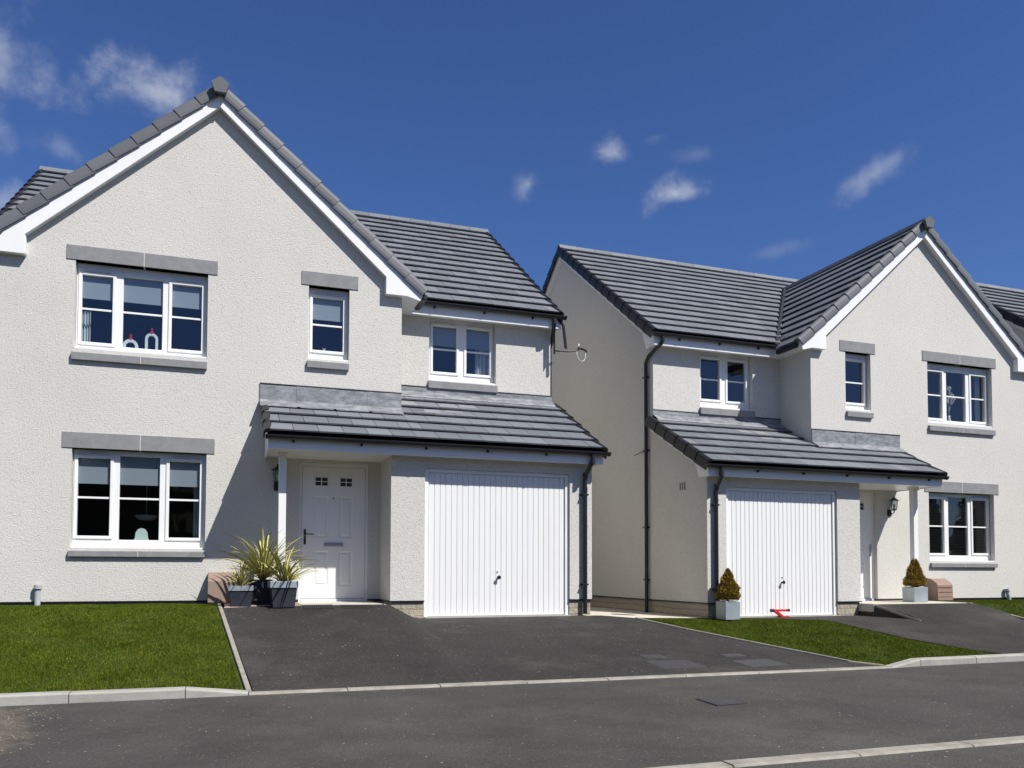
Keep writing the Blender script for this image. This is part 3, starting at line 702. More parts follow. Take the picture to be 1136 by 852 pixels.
    so_.cut().box(ULM-.1, UL-.002, ME[0]+.02, D1-.001, 4.84, 4.86)
    so_.build('soffit', 'white', P)
    fa = MB(s)
    fa.cut().box(.281, .30, VO+.022, ME[0]-.0, 4.861, 5.0)
    fa.cut().box(.301, WR+.10, ME[0], ME[0]+.02, 4.80, 5.01)
    fa.cut().box(ULM-.1, UL-.3, ME[0], ME[0]+.02, 4.80, 5.01)
    fa.cut().box(ULM-.1, WR+.1, 2*YR-ME[0]-.02, 2*YR-ME[0], 4.8, 5.0)
    fa.build('fascia', 'white', P, bevel=.004)
    # white barge under the side verges
    sb = MB(s)
    for uu, od in ((WR, 1), (ULM, -1)):
        for sg in (1, -1):
            sb.cut()
            Y = lambda v: v if sg == 1 else 2*YR-v
            p = [(Y(ME[0]+.021), 4.80), (Y(ME[0]+.021), zmain(ME[0])-.05), (Y(YR-.001), ZR-.04), (Y(YR-.001), ZR-.24), (Y(D1+.25), zmain(D1+.25)-.24), (Y(D1+.1), 4.80)]
            x0, x1 = (uu+.04, uu+.085) if od == 1 else (uu-.085, uu-.04)
            sb.prism(p, 'x', x0, x1)
            p2 = [(Y(D1+.25), zmain(D1+.25)-.235), (Y(YR-.001), ZR-.235), (Y(YR-.001), ZR-.215), (Y(D1+.25), zmain(D1+.25)-.215)]
            sb.prism(p2, 'x', min(uu, uu+.04*od), max(uu, uu+.04*od))
        sb.cut().box(min(uu, uu+.04*od)+.001, max(uu, uu+.04*od)-.001, ME[0]+.03, D1+.1, 4.802, 4.84)
    sb.build('side_bargeboard', 'white', P, bevel=.003)
    gu = gutter(P, s, .31, WR+.17, ME[0]-.062, 5.0)
    gutter(P, s, ULM-.15, UL-.32, ME[0]-.062, 5.0)
    mbg = MB(s)                                                     # short gutter on the wing's eave
    mbg.box(uE-.03, uE+.06, V0+.10, ME[0]-.15, zgab(uE)-.085, zgab(uE)+.01); mbg.build('wing_gutter', 'black', P, bevel=.02)
    # ---- lean-to over garage and porch
    el = 1/math.sqrt(1+TLn*TLn); SL = (0, el, TLn*el); NL = (0, -TLn*el, el)
    UP = -2.0; lr = MB(s); s_wall = (0-LE[0])/el; s_top = (D1-LE[0])/el
    e_ = .31
    n1 = math.floor(s_wall/e_); 
    tiled(lr, (0, LE[0], LE[1]), (1, 0, 0), SL, NL, s_wall, lambda q_: (UP, 0), rnd=rnd)
    tiled(lr, (0, LE[0], LE[1]), (1, 0, 0), SL, NL, s_top, lambda q_: (0, UE), rnd=rnd)
    lo = lr.build('lean_to_roof', 'tile', P)
    ul = MB(s)
    ul.face([(UP+.02, LE[0]+.02, zlean(LE[0])-.02), (UE-.02, LE[0]+.02, zlean(LE[0])-.02), (UE-.02, D1, zlean(D1)-.03), (.0, D1, zlean(D1)-.03), (0, 0, zlean(0)-.03), (UP+.02, 0, zlean(0)-.03)])
    ul.build('underlay', 'underlay', lo, recalc=False)
    vg = MB(s)
    verge_run(vg, (UE-.02, LE[0]-.02, LE[1]-.02), (0, el, TLn*el), (0, -TLn*el, el), (1, 0, 0), s_top, e=.366, depth=.12, rnd=rnd, w=.055, top=.07)
    vg.cut(); verge_run(vg, (UP+.02, LE[0]-.02, LE[1]-.02), (0, el, TLn*el), (0, -TLn*el, el), (-1, 0, 0), s_wall, e=.366, depth=.06, rnd=rnd, w=.055, top=.07)
    vg.build('verge', 'dverge', lo)
    ld = MB(s)                                                     # lead flashings
    nseg = 4
    for i in range(nseg):
        a = lerp(-2.05, 0, i/nseg); b = lerp(-2.05, 0, (i+1)/nseg)+(.04 if i < nseg-1 else 0); o_f = .006+.004*(i % 2)
        ld.cut().box(a, b, -.012-o_f, -.002, zlean(0)+.02, 3.338)
        ld.solid([(a, -.012-o_f, zlean(0)+.075), (b, -.012-o_f, zlean(0)+.075), (b, -.20, zlean(-.20)+.064+o_f), (a, -.20, zlean(-.20)+.064+o_f), (a, -.012-o_f, zlean(0)+.01), (b, -.012-o_f, zlean(0)+.01), (b, -.20, zlean(-.20)+.055), (a, -.20, zlean(-.20)+.055)],
                 [(0, 1, 2, 3), (3, 2, 6, 7), (0, 3, 7, 4), (1, 5, 6, 2)])
    for i in range(4):
        a = lerp(0.012, UE-.1, i/4); b = lerp(0, UE-.1, (i+1)/4)+(.04 if i < 3 else 0); o_f = .006+.004*(i % 2)
        ld.cut().box(a, b, D1-.012-o_f, D1-.002, zlean(D1)+.02, 3.66)
        ld.solid([(a, D1-.012-o_f, zlean(D1)+.075), (b, D1-.012-o_f, zlean(D1)+.075), (b, D1-.19, zlean(D1-.19)+.064+o_f), (a, D1-.19, zlean(D1-.19)+.064+o_f), (a, D1-.2, zlean(D1-.19)+.05), (b, D1-.2, zlean(D1-.19)+.05)],
                 [(0, 1, 2, 3), (3, 2, 5, 4)])
    ld.build('lead_flashing', 'lead', lo, recalc=True)
    tr_ = MB(s); tr_.box(-2.05, .0, -.022, -.002, 3.3385, 3.358); tr_.cut().box(.012, WR, D1-.02, D1-.002, 3.661, 3.682); tr_.build('flashing_chase', 'black', lo)
    st_ = MB(s); q0 = s_top-.62                                   # tiles whitened by the lead run-off below the window
    for (x0_, w_, n_, q0_, q1_) in ((.03, .30, 4, .02, .34), (.66, .33, 4, .03, .33), (1.0, .30, 4, .10, .34), (.36, .28, 3, .08, .33), (.70, .3, 3, .2, .35)):
        st_.cut().face([Vector((x, LE[0], LE[1]))+Vector(SL)*(n_*.366+q_)+Vector(NL)*(.0635-.042*q_/.366) for x, q_ in ((x0_, q0_), (x0_+w_, q0_), (x0_+w_-.02, q1_), (x0_+.03, q1_))])
    st_.build('lead_run_off_stain', 'leadstain', lo, recalc=False)
    fl = MB(s); VF = -1.045
    fl.box(UP+.03, WR+.10, VF, VF+.02, 2.27, 2.455); fl.build('porch_fascia', 'white', P, bevel=.004)
    sf = MB(s)
    sf.box(UP+.05, -.301, VF+.021, -.001, 2.285, 2.30); sf.cut().box(-.30, WR+.08, VF+.021, -G-.001, 2.285, 2.30); sf.build('porch_soffit', 'white', P)
    ck = MB(s)
    ck.prism([(VF+.021, 2.27), (VF+.021, zlean(VF)-.03), (-.001, zlean(0)-.03), (-.001, 2.27)], 'x', UP+.03, UP+.05)
    ck.cut().prism([(VF+.021, 2.27), (VF+.021, zlean(VF)-.03), (D1, zlean(D1)-.04), (D1, zlean(D1)-.20), (-G+.22, zlean(-G+.22)-.20), (-G+.1, 2.27)], 'x', WR+.002, WR+.085)
    ck.build('porch_cheek', 'white', P, bevel=.003)
    gutter(P, s, UP+.0, WR+.17, VF-.062, 2.445, brk=.9)
    # downpipes
    dp = MB(s); ug = WR-.10
    z0_ = .03
    dp.tube([(ug, VF-.062, 2.40), (ug, VF-.062, 2.31), (ug-.02, VF-.04, 2.26), (ug-.035, -G-.10, 2.13), (ug-.035, -G-.052, 2.05), (ug-.035, -G-.052, 1.9), (ug-.035, -G-.052, z0_)], .034, 14)
    for zc in (2.29, 2.12, 1.9): dp.tube([(ug-(.0 if zc > 2.2 else .035), (VF-.062 if zc > 2.2 else -G-.075 if zc > 2 else -G-.052), zc-.03), (ug-(.0 if zc > 2.2 else .035), (VF-.062 if zc > 2.2 else -G-.06 if zc > 2 else -G-.052), zc+.03)], .039, 14)
    for zc in (1.82, .47):
        dp.box(ug-.035-.042, ug-.035+.042, -G-.092, -G-.001, zc-.012, zc+.012); dp.box(ug-.105, ug+.03, -G-.02, -G-.001, zc-.01, zc+.01)
    d1_ = dp.build('downpipe', 'black', P, smooth=False)
    dp = MB(s); vx = D1+.17; ux = WR+.055
    dp.tube([(WR-.04, ME[0]-.062, 5.0), (WR-.04, ME[0]-.062, 4.87), (WR-.03, ME[0]-.02, 4.82), (ux, vx-.10, 4.66), (ux, vx, 4.56), (ux, vx, 4.4), (ux, vx, .0)], .034, 14)
    for zc in (4.3, 2.95, 1.55, .6):
        dp.tube([(ux, vx, zc-.025), (ux, vx, zc+.025)], .039, 14); dp.box(WR+.001, WR+.09, vx-.045, vx+.075, zc-.01, zc+.01)
    dp.build('downpipe', 'black', P, smooth=False)
    # ---- windows
    L3u = [(-4.38, -4.0, 3.77, 4.69, 1), (-3.868, -3.365, 3.73, 4.72, 0), (-3.245, -2.852, 3.77, 4.69, 1)]
    L3l = [(-4.378, -3.98, 1.13, 2.185, 1), (-3.863, -3.357, 1.08, 2.23, 0), (-3.233, -2.836, 1.12, 2.185, 1)]
    Lsm = [(-1.314, -.869, 3.93, 4.72, 1)]
    Ltw = [(.718, 1.122, 3.97, 4.735, 1), (1.295, 1.705, 3.975, 4.74, 1)]
    f = lab2
    window(P, s, *OP_UP, 0, L3u, 4.228, (-4.472, -2.765, 3.485, 3.60), (-4.56, -2.645, 4.85, 5.047), 4.80, blind=f.get('b_up'), lab=f.get('l_up'), furn=f.get('f_up'))
    window(P, s, *OP_LO, 0, L3l, 1.648, (-4.452, -2.75, .846, .935), (-4.56, -2.645, 2.30, 2.512), 2.29, blind=f.get('b_lo'), style=f.get('s_lo', 'plain'), lab=f.get('l_lo'), furn=f.get('f_lo'))
    window(P, s, *OP_SM, 0, Lsm, 4.313, (-1.397, -.792, 3.63, 3.742), (-1.488, -.662, 4.857, 5.06), 4.80, blind=f.get('b_sm'), lab=f.get('l_sm'), furn=f.get('f_sm'))
    window(P, s, *OP_TW, D1, Ltw, 4.354, (.615, 1.802, 3.66, 3.79), None, 4.83, blind=f.get('b_tw'), lab=f.get('l_tw'), furn=f.get('f_tw'))
    # ---- front door
    dr = empty('front_door', parent=P); V1 = .085
    a, b = -1.43, -.515; zd0, zd1 = .262, 2.19
    fm = MB(s); fm.box(OP_DR[0]+.001, a-.005, V1-.01, V1+.06, .215, 2.249); fm.box(b+.005, OP_DR[1]-.001, V1-.01, V1+.06, .215, 2.249); fm.box(a-.004, b+.004, V1-.01, V1+.06, zd1+.005, 2.249)
    fm.build('frame', 'white', dr, bevel=.004)
    cl = MB(s); cl.box(OP_DR[0]+.001, OP_DR[1]-.001, -.02, V1+.08, .19, .214); cl.box(a, b, V1-.02, V1+.03, .2145, .255); cl.build('threshold', 'frame_grey', dr, bevel=.004)
    lf = MB(s)
    cols = [(-1.262, -1.052), (-.900, -.697)]; rows = [(.44, .955), (1.148, 1.76), (1.9, 2.055)]
    us = [a]+[x for c in cols for x in c]+[b]; zs = [zd0]+[x for r in rows for x in r]+[zd1]
    for i in range(5):
        for j in range(7):
            u0_, u1_, z0_, z1_ = us[i], us[i+1], zs[j], zs[j+1]
            if i % 2 and j % 2:                                    # recessed, raised and fielded panel
                if j == 5: continue
                r1 = [(u0_, V1, z0_), (u1_, V1, z0_), (u1_, V1, z1_), (u0_, V1, z1_)]; q = .014; r2 = [(u0_+q, V1+.010, z0_+q), (u1_-q, V1+.010, z0_+q), (u1_-q, V1+.010, z1_-q), (u0_+q, V1+.010, z1_-q)]
                q = .032; r3 = [(u0_+q, V1+.010, z0_+q), (u1_-q, V1+.010, z0_+q), (u1_-q, V1+.010, z1_-q), (u0_+q, V1+.010, z1_-q)]
                q = .048; r4 = [(u0_+q, V1+.001, z0_+q), (u1_-q, V1+.001, z0_+q), (u1_-q, V1+.001, z1_-q), (u0_+q, V1+.001, z1_-q)]
                for x, y in ((r1, r2), (r2, r3), (r3, r4)):
                    for t in range(4): lf.face([x[t], x[(t+1) % 4], y[(t+1) % 4], y[t]])
                lf.face(r4)
            else: lf.face([(u0_, V1, z0_), (u1_, V1, z0_), (u1_, V1, z1_), (u0_, V1, z1_)])
    for (p, q) in (((a, zd0), (b, zd0)), ((b, zd0), (b, zd1)), ((b, zd1), (a, zd1)), ((a, zd1), (a, zd0))):
        lf.face([(p[0], V1, p[1]), (q[0], V1, q[1]), (q[0], V1+.045, q[1]), (p[0], V1+.045, p[1])])
    lf.face([(a, V1+.045, zd0), (b, V1+.045, zd0), (b, V1+.045, zd1), (a, V1+.045, zd1)])
    lf.build('leaf', 'door', dr, recalc=False)
    for c in cols:                                                 # small cross-barred lights
        g = MB(s); g.face([(c[0]+.018, V1+.006, 1.918), (c[1]-.018, V1+.006, 1.918), (c[1]-.018, V1+.006, 2.037), (c[0]+.018, V1+.006, 2.037)]); pn = g.build('door_light', M['black'], dr)
        fr_ = MB(s); x0_, x1_ = c; fr_.box(x0_, x0_+.018, V1-.012, V1+.01, 1.9, 2.055); fr_.box(x1_-.018, x1_, V1-.012, V1+.01, 1.9, 2.055); fr_.box(x0_+.018, x1_-.018, V1-.012, V1+.01, 1.9, 1.918); fr_.box(x0_+.018, x1_-.018, V1-.012, V1+.01, 2.037, 2.055)
        xm = (x0_+x1_)/2; fr_.box(xm-.006, xm+.006, V1-.008, V1+.005, 1.918, 2.037); fr_.box(x0_+.018, x1_-.018, V1-.0075, V1+.0045, 1.972, 1.984); fr_.build('light_frame', 'door', dr, bevel=.002)
    lp = MB(s); lp.box(-1.115, -.835, V1-.014, V1-.001, 1.02, 1.078); lp.box(-1.095, -.855, V1-.019, V1-.0145, 1.033, 1.066); lp.build('letter_plate', 'chrome', dr, bevel=.003)
    hd = MB(s); hd.box(-1.402, -1.372, V1-.012, V1-.001, 1.05, 1.27); hd.tube([(-1.387, V1-.012, 1.20), (-1.387, V1-.05, 1.20), (-1.33, V1-.055, 1.198), (-1.27, V1-.05, 1.196)], .008, 8); hd.build('handle', 'chrome' if s < 0 else 'black', dr, bevel=.002)
    sp = MB(s); sp.tube([(-.98, V1-.008, 1.73), (-.98, V1, 1.73)], .011, 10); sp.build('spyhole', 'black', dr)
    # ---- porch post
    pp = MB(s); pu, pv, ph = -1.755, -.60, .05
    pp.box(pu-ph, pu+ph, pv-ph, pv+ph, .30, 2.282)
    pp.box(pu-ph-.02, pu+ph+.02, pv-ph-.02, pv+ph+.02, 2.235, 2.284)
    po = pp.build('porch_post', 'white', P, bevel=.005)
    pb = MB(s); pb.box(pu-ph-.004, pu+ph+.004, pv-ph-.004, pv+ph+.004, .14, .2995); pb.build('post_base', 'grey_pvc', po, bevel=.004)
    # ---- garage door
    gd = empty('garage_door', parent=P); vg_ = -G+.06
    fm = MB(s); ga, gb, gt = OP_GA[0], OP_GA[1], OP_GA[3]
    fm.box(ga+.001, ga+.062, vg_-.02, vg_+.06, .0, gt-.001); fm.box(gb-.062, gb-.001, vg_-.02, vg_+.06, .0, gt-.001); fm.box(ga+.0625, gb-.0625, vg_-.02, vg_+.06, gt-.055, gt-.001)
    fm.build('frame', 'white', gd, bevel=.005)
    lf = MB(s); x0, x1 = ga+.066, gb-.066; n = 25; pts = []; d = (x1-x0)/n; zA, zB = .022, gt-.058
    prof = []
    for i in range(n):                                            # flat ribs divided by narrow grooves
        xa = x0+i*d; gw = .008
        prof += [(xa, vg_+.014), (xa+gw*.35, vg_+.014), (xa+gw, vg_+.004), (xa+d-gw*.65, vg_+.004 - (.001 if i % 2 else 0))]
    prof.append((x1, vg_+.014))
    for p, q in zip(prof[:-1], prof[1:]): lf.face([(p[0], p[1], zA+.03), (q[0], q[1], zA+.03), (q[0], q[1], zB-.012), (p[0], p[1], zB-.012)])
    lf.box(x0, x1, vg_+.0, vg_+.04, zA, zA+.029); lf.box(x0, x1, vg_+.0, vg_+.04, zB-.0115, zB)
    lf.build('panel', 'garage', gd, recalc=False)
    bk = MB(s); bk.box(ga+.01, gb-.01, vg_+.061, vg_+.08, -.02, gt+.02); bk.build('backing', 'black', gd)
    h = MB(s); hx = 1.295; h.tube([(hx, vg_-.0, .575), (hx, vg_-.035, .575), (hx, vg_-.05, .575)], [.014, .016, .03], 14); h.tube([(hx, vg_-.055, .575), (hx, vg_-.051, .575)], .03, 14); h.build('handle', 'black', gd)
    h = MB(s); h.tube([(hx-.008, vg_-.006, .655), (hx-.008, vg_+.002, .655)], .011, 12); h.build('lock', 'chrome', gd)
    sl = MB(s); sl.box(ga+.0, gb-.0, -G-.05, -G+.3, -.08, .016); sl.build('garage_sill', 'kerb', P, bevel=.004)
    return P

def f_up1(w, s, v):
    curtain(w, s, v, -4.42, -4.29, 3.7, 4.24)
def f_tw1(w, s, v): curtain(w, s, v, 1.50, 1.75, 3.85, 4.8); curtain(w, s, v, .66, .76, 3.85, 4.8)
def f_lo1(w, s, v):
    mb = MB(s); mb.lathe([(0, .0), (.01, .10), (.05, .15), (.075, .16), (.08, .155), (.055, .145), (.015, .09)], (-3.6, v+.9, 1.40), 24); mb.tube([(-3.6, v+.9, 1.47), (-3.6, v+.9, 2.3)], .006, 6); mb.build('pendant_bowl', 'ornament', w, smooth=True)
    curtain(w, s, v, -2.92, -2.80, 1.0, 2.25)
house('detached_house', 1, (0, 0, 0), 0, 'nearer white roughcast house at left, garage door right of its porch', lab2=dict(
    b_up=4.40, b_lo=1.86, b_sm=4.42, b_tw=4.44, f_up=f_up1, f_tw=f_tw1, f_lo=f_lo1, l_up='three-light window with blinds half down and two arched ornaments', l_tw='two-light window with a pale curtain at its right'))
def f_up2(w, s, v): curtain(w, s, v, -4.42, -4.32, 3.7, 4.75)
house('detached_house', -1, H2O, H2R, 'white roughcast house on the right, shaded side wall facing the nearer house', lab2=dict(
    b_lo=1.02, s_lo='venetian', f_up=f_up2, l_up='three-light window with white twigs behind the glass', l_lo='three-light window with dark venetian blinds'))
c2, s2 = math.cos(H2R), math.sin(H2R)
def h2(u, v, z=0):                          # a point of the second house's frame; u towards its gable side is negative
    x = -u; return (H2O[0]+x*c2-v*s2, H2O[1]+x*s2+v*c2, H2O[2]+z)
house('detached_house', -1, h2(-9.64, -1.41), H2R, 'third house at the far right, only its grey tiled roof showing behind the gable')
# ------------------------------------------------------------------ things on and about the walls
def lantern(loc, rz, label):
    P = tag(empty('wall_lantern', loc, rz), label, 'lantern')
    mb = MB(); mb.box(-.045, .045, -.022, -.002, -.17, -.04); mb.tube([(0, -.02, -.10), (0, -.08, -.13), (.0, -.125, -.10), (0, -.125, -.06)], .011, 8); mb.build('bracket', 'black', P, bevel=.004)
    c = (0, -.125)
    mb = MB(); mb.lathe([(-.075, .012), (-.06, .045), (-.052, .052), (-.045, .05)], (c[0], c[1], 0), 6); mb.build('base', 'black', P)
    mb = MB(); mb.lathe([(.115, .095), (.12, .095), (.135, .07), (.165, .03), (.18, .012), (.2, .014), (.205, .0)], (c[0], c[1], 0), 6); mb.build('cap', 'black', P)
    for i in range(6):
        a = i*math.pi/3; mb = MB(); mb.tube([(c[0]+.048*math.cos(a), c[1]+.048*math.sin(a), -.047), (c[0]+.068*math.cos(a), c[1]+.068*math.sin(a), .114)], .004, 5); mb.build('glazing_rib', 'black', P)
    mb = MB(); n = 6
    for i in range(n):
        a, b = i*math.pi/3, (i+1)*math.pi/3
        mb.face([(c[0]+.044*math.cos(a), c[1]+.044*math.sin(a), -.045), (c[0]+.044*math.cos(b), c[1]+.044*math.sin(b), -.045), (c[0]+.064*math.cos(b), c[1]+.064*math.sin(b), .114), (c[0]+.064*math.cos(a), c[1]+.064*math.sin(a), .114)])
    mb.build('glass', 'glass', P, recalc=False)
    mb = MB(); mb.lathe([(-.044, .014), (.0, .014), (.02, .028), (.05, .024), (.065, .005)], (c[0], c[1], 0), 12); mb.build('bulb', 'ornament', P, smooth=True)
    return P
lantern((-1.79, -.001, 1.98), 0, 'black wall lantern half hidden behind the white porch post of the nearer house')
lantern(h2(-1.77, -.001, 1.97), H2R, 'black wall lantern on the sunlit wall between door and post of the right-hand house')

def meter_box(loc, rz, label, w=.43, d=.26, h=.44, group=None, grooves=3):
    P = tag(empty('meter_box', loc, rz), label, 'meter box', group)
    pr = [(0, 0), (-d+.02, 0), (-d, .03), (-d+.01, h*.72), (-d+.03, h*.80), (-d+.07, h*.86), (-.10, h*.985), (-.06, h), (0, h)]
    mb = MB(); mb.prism(pr, 'x', 0, w); mb.build('housing', 'brown_box', P, bevel=.008)
    for i in range(grooves):
        z = h*(.22+.2*i); k_ = MB(); k_.box(.03, w-.03, -d-.004, -d+.008, z, z+.006); k_.build('groove', M['clay'], P)
    return P
meter_box((-2.70, -.002, .2), 0, 'brown plastic meter box against the wall left of the planters', grooves=0)
meter_box(h2(-2.66, -.002, .19), H2R, 'brown meter box with a rounded sloping lid right of the post of the right-hand house', w=.38)

def flue(loc, rz, label, h=.27, lean=0):
    P = tag(empty('vent_pipe', loc, rz), label, 'vent pipe')
    mb = MB(); mb.tube([(0, -.055, -.05), (lean*.9, -.055, h*.8)], .036, 14); mb.build('pipe', 'grey_pvc', P, smooth=False)
    mb = MB(); mb.tube([(lean*.9, -.055, h*.8), (lean, -.055, h)], .047, 14); mb.build('cap', 'grey_pvc', P)
    mb = MB(); mb.tube([(lean*.9, -.055, h*.78), (lean*.9, -.055, h*.81)], .049, 14); mb.build('ring', 'black', P)
    return P
flue((-4.79, 0, .2), 0, 'short upright grey vent pipe at the foot of the nearer house wall')
flue(h2(-4.76, 0, .17), H2R, 'short leaning grey vent pipe at the foot of the right-hand house wall', .26, -.09)

# aerial bracket on the side wall
P = tag(empty('aerial_bracket', (WR+.001, .62, 4.35)), 'black aerial bracket with a dangling white cable high on the nearer house corner', 'aerial bracket')
mb = MB(); mb.box(0, .012, .05, .11, .02, .75); mb.build('wall_plate', 'black', P, bevel=.003)
mb = MB(); mb.tube([(.012, .08, .70), (.13, -.02, .50), (.16, -.06, .10)], .026, 8); mb.build('stay', 'black', P)
mb = MB(); mb.tube([(.0, .08, .08), (.30, .15, .11), (.50, .2, .16)], .013, 8); mb.build('arm', 'black', P)
mb = MB(); mb.tube([(.49, .2, .155), (.51, .2, .20), (.58, .21, .195), (.66, .22, .175), (.665, .22, .14)], .019, 8); mb.build('mount_head', 'black', P)
mb = MB(); mb.tube([(.505, .2, .235), (.505, .2, .275)], .018, 8); mb.build('clip', 'ornament', P)
mb = MB(); mb.tube([(.47, .19, .14), (.475, .19, .07), (.51, .19, .0), (.56, .2, -.03), (.61, .2, -.01), (.645, .21, .05), (.65, .22, .15)], .005, 6); mb.build('cable', 'ornament', P, smooth=True)
mb = MB(-1)                                 # short cable end stuck out of the side wall of the second house
P = tag(empty('cable_end', h2(WR, 1.10, 2.96), H2R), 'short dark cable end beside the tall downpipe on the shaded side wall', 'cable')
mb.tube([(.0, .0, .0), (.06, .10, -.02), (.09, .32, -.05)], .008, 6); mb.build('cable', 'black', P)
P = tag(empty('wall_grille', h2(WR, -.12, 2.12), H2R), 'small vent grille high on the shaded garage side wall', 'vent')
mb = MB(-1); mb.box(.001, .010, -.09, .09, 0, .14); mb.build('plate', 'roughcast', P)
for i in range(3):
    mb = MB(-1); mb.box(.0101, .016, -.075+.065*i, -.055+.065*i, .01, .13); mb.build('slot', 'cover_steel', P)

# ------------------------------------------------------------------ planters and their plants
def planter(name, loc, rz, w, h, label, body, rim=None, taper=.03, rimh=.07, cat='planter', group=None):
    P = tag(empty(name, loc, rz), label, cat, group)
    a = w/2; b = a-taper
    mb = MB(); q = lambda r_, z: [(-r_, -r_, z), (r_, -r_, z), (r_, r_, z), (-r_, r_, z)]
    mb.loft(q(b, 0), q(a, h)); mb.build('pot', body, P, bevel=.006)
    mb = MB(); top = h
    if rim:
        t = a+.008
        for (x0, x1, y0, y1) in ((-t, t, -t, -a+.02), (-t, t, a-.02, t), (-t, -a+.02, -a+.0201, a-.0201), (a-.02, t, -a+.0201, a-.0201)): mb.box(x0, x1, y0, y1, h-rimh+.03, h+.03)
        mb.build('rim', rim, P, bevel=.003); top = h+.01
    mb = MB(); mb.box(-a+.021, a-.021, -a+.021, a-.021, top-.03, top+.006); mb.build('soil', 'soil', P)
    return P
def strap_plant(loc, n, ln, label, seed, width=.02):
    r_ = random.Random(seed); P = tag(empty('spiky_plant', loc), label, 'plant')
    mb = MB()
    for i in range(n):
        az = r_.uniform(0, 2*math.pi); L_ = ln*r_.uniform(.55, 1.1); up = r_.uniform(.35, 1.38); droop = r_.uniform(.6, 1.9); wd = width*r_.uniform(.7, 1.2)
        p = Vector((r_.uniform(-.03, .03), r_.uniform(-.03, .03), 0)); el = up; seg = 9; pts = []; base = r_.uniform(.1, .85)
        for k_ in range(seg+1):
            t = k_/seg; pts.append((p.copy(), el)); d = Vector((math.cos(az)*math.cos(el), math.sin(az)*math.cos(el), math.sin(el))); p += d*L_/seg; el -= droop*(t*1.2)/seg*1.5
        sd_ = Vector((-math.sin(az), math.cos(az), 0)); tw_ = r_.uniform(-.5, .5)
        for k_ in range(seg):
            q = []
            for (pp_, e_), t in ((pts[k_], k_/seg), (pts[k_+1], (k_+1)/seg)):
                w_ = wd*(1-t**2.2)*(.55+.45*min(1, t*4)); nrm = Vector((-math.cos(az)*math.sin(e_), -math.sin(az)*math.sin(e_), math.cos(e_)))
                s_ = (sd_*math.cos(tw_)+nrm*math.sin(tw_)); q.append((pp_-s_*w_+nrm*w_*.35, pp_-s_*w_*.45, pp_+s_*w_*.45, pp_+s_*w_+nrm*w_*.35))
            A, B = q
            edge = min(1, .52+.4*base); mid = .12+.25*base
            if base > .70: edge, mid = .72, .62
            if k_ == seg-1 and r_.random() < .5: edge = mid = 1
            mb.face([A[0], A[1], B[1], B[0]], edge); mb.face([A[1], A[2], B[2], B[1]], mid); mb.face([A[2], A[3], B[3], B[2]], edge)
    mb.build('leaves', 'strap', P, recalc=False)
    st = MB(); st.lathe([(-.04, .035), (.06, .028), (.10, .01)], (0, 0, 0), 8); st.build('crown_base', 'bark', P)
    return P
def conifer(loc, h, r0, label, seed):
    r_ = random.Random(seed); P = tag(empty('conifer', loc), label, 'conifer', None)
    mb = MB(); mb.tube([(0, 0, -.05), (0, 0, h*.4), (0, 0, h*.85)], [.014, .01, .004], 7); mb.build('trunk', 'bark', P)
    mb = MB(); lumps = [(r_.uniform(0, 6.28), r_.uniform(.05, .95), r_.uniform(.04, .16)) for i in range(38)]
    core = [(0, r0*.55), (h*.12, r0*.74), (h*.35, r0*.66), (h*.6, r0*.44), (h*.8, r0*.22), (h*.93, .004)]
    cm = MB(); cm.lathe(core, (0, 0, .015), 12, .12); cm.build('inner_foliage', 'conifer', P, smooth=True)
    for i in range(8200):
        t = r_.random()**1.25; a = r_.uniform(0, 6.28); rr = r0*((1-t)**.72)*(.93 if t > .1 else .8+t*1.3)
        for (la, lt, lw) in lumps:
            dd = (math.cos(a-la)-1)*-6+((t-lt)/.09)**2
            if dd < 1.6: rr *= 1+lw*(1-dd/1.6)
        rad = rr*r_.uniform(.62, 1.06); dep = rad/rr
        c = Vector((math.cos(a)*rad, math.sin(a)*rad, .02+t*h+r_.uniform(-.012, .012)))
        d = Vector((math.cos(a)*.7+r_.uniform(-.5, .5), math.sin(a)*.7+r_.uniform(-.5, .5), r_.uniform(.1, 1.2))).normalized()
        s_ = d.cross(Vector((r_.uniform(-1, 1), r_.uniform(-1, 1), r_.uniform(-1, 1)))).normalized(); L_ = r_.uniform(.016, .030)
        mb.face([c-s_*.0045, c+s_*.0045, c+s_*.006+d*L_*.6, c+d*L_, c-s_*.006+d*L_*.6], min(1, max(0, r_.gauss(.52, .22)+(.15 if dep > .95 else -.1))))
    mb.build('crown', 'conifer', P, recalc=False)
    return P
planter('planter', (-1.765, -1.14, .19), R(4), .335, .31, 'larger dark slate-blue planter with a pale zinc rim in front of the porch post', 'slate_blue', 'zinc', .03, .085)
planter('planter', (-2.275, -1.0, .195), R(-3), .285, .245, 'small dark planter with pale rim in front of the brown meter box', 'slate_blue', 'zinc', .02, .065)
planter('planter', (-2.02, -.74, .2), 0, .30, .34, 'plain dark planter standing behind and between the two rimmed ones', 'slate_blue', None, .02)
strap_plant((-2.0, -.76, .54), 100, .82, 'large spray of yellow-green strap leaves in the middle planter', 11, .021)
strap_plant((-1.74, -1.12, .50), 62, .60, 'strap-leaved plant arching over the front step from the larger rimmed planter', 5, .017)
strap_plant((-2.28, -1.0, .46), 34, .42, 'small spiky variegated plant in the small left planter', 9, .015)
gx, gy = h2(2.565, -1.10)[:2]
planter('planter', (gx, gy, -.085), H2R, .27, .29, 'galvanised cube planter beside the garage door under the downpipe', 'zinc', None, .002)
conifer((gx, gy, .21), .47, .20, 'golden-brown clipped conifer in the cube planter by the garage', 3)
gx, gy = h2(-1.735, -.62)[:2]
planter('planter', (gx, gy, .13), H2R+R(-4), .30, .265, 'galvanised cube planter left of the porch post', 'zinc', None, .002)
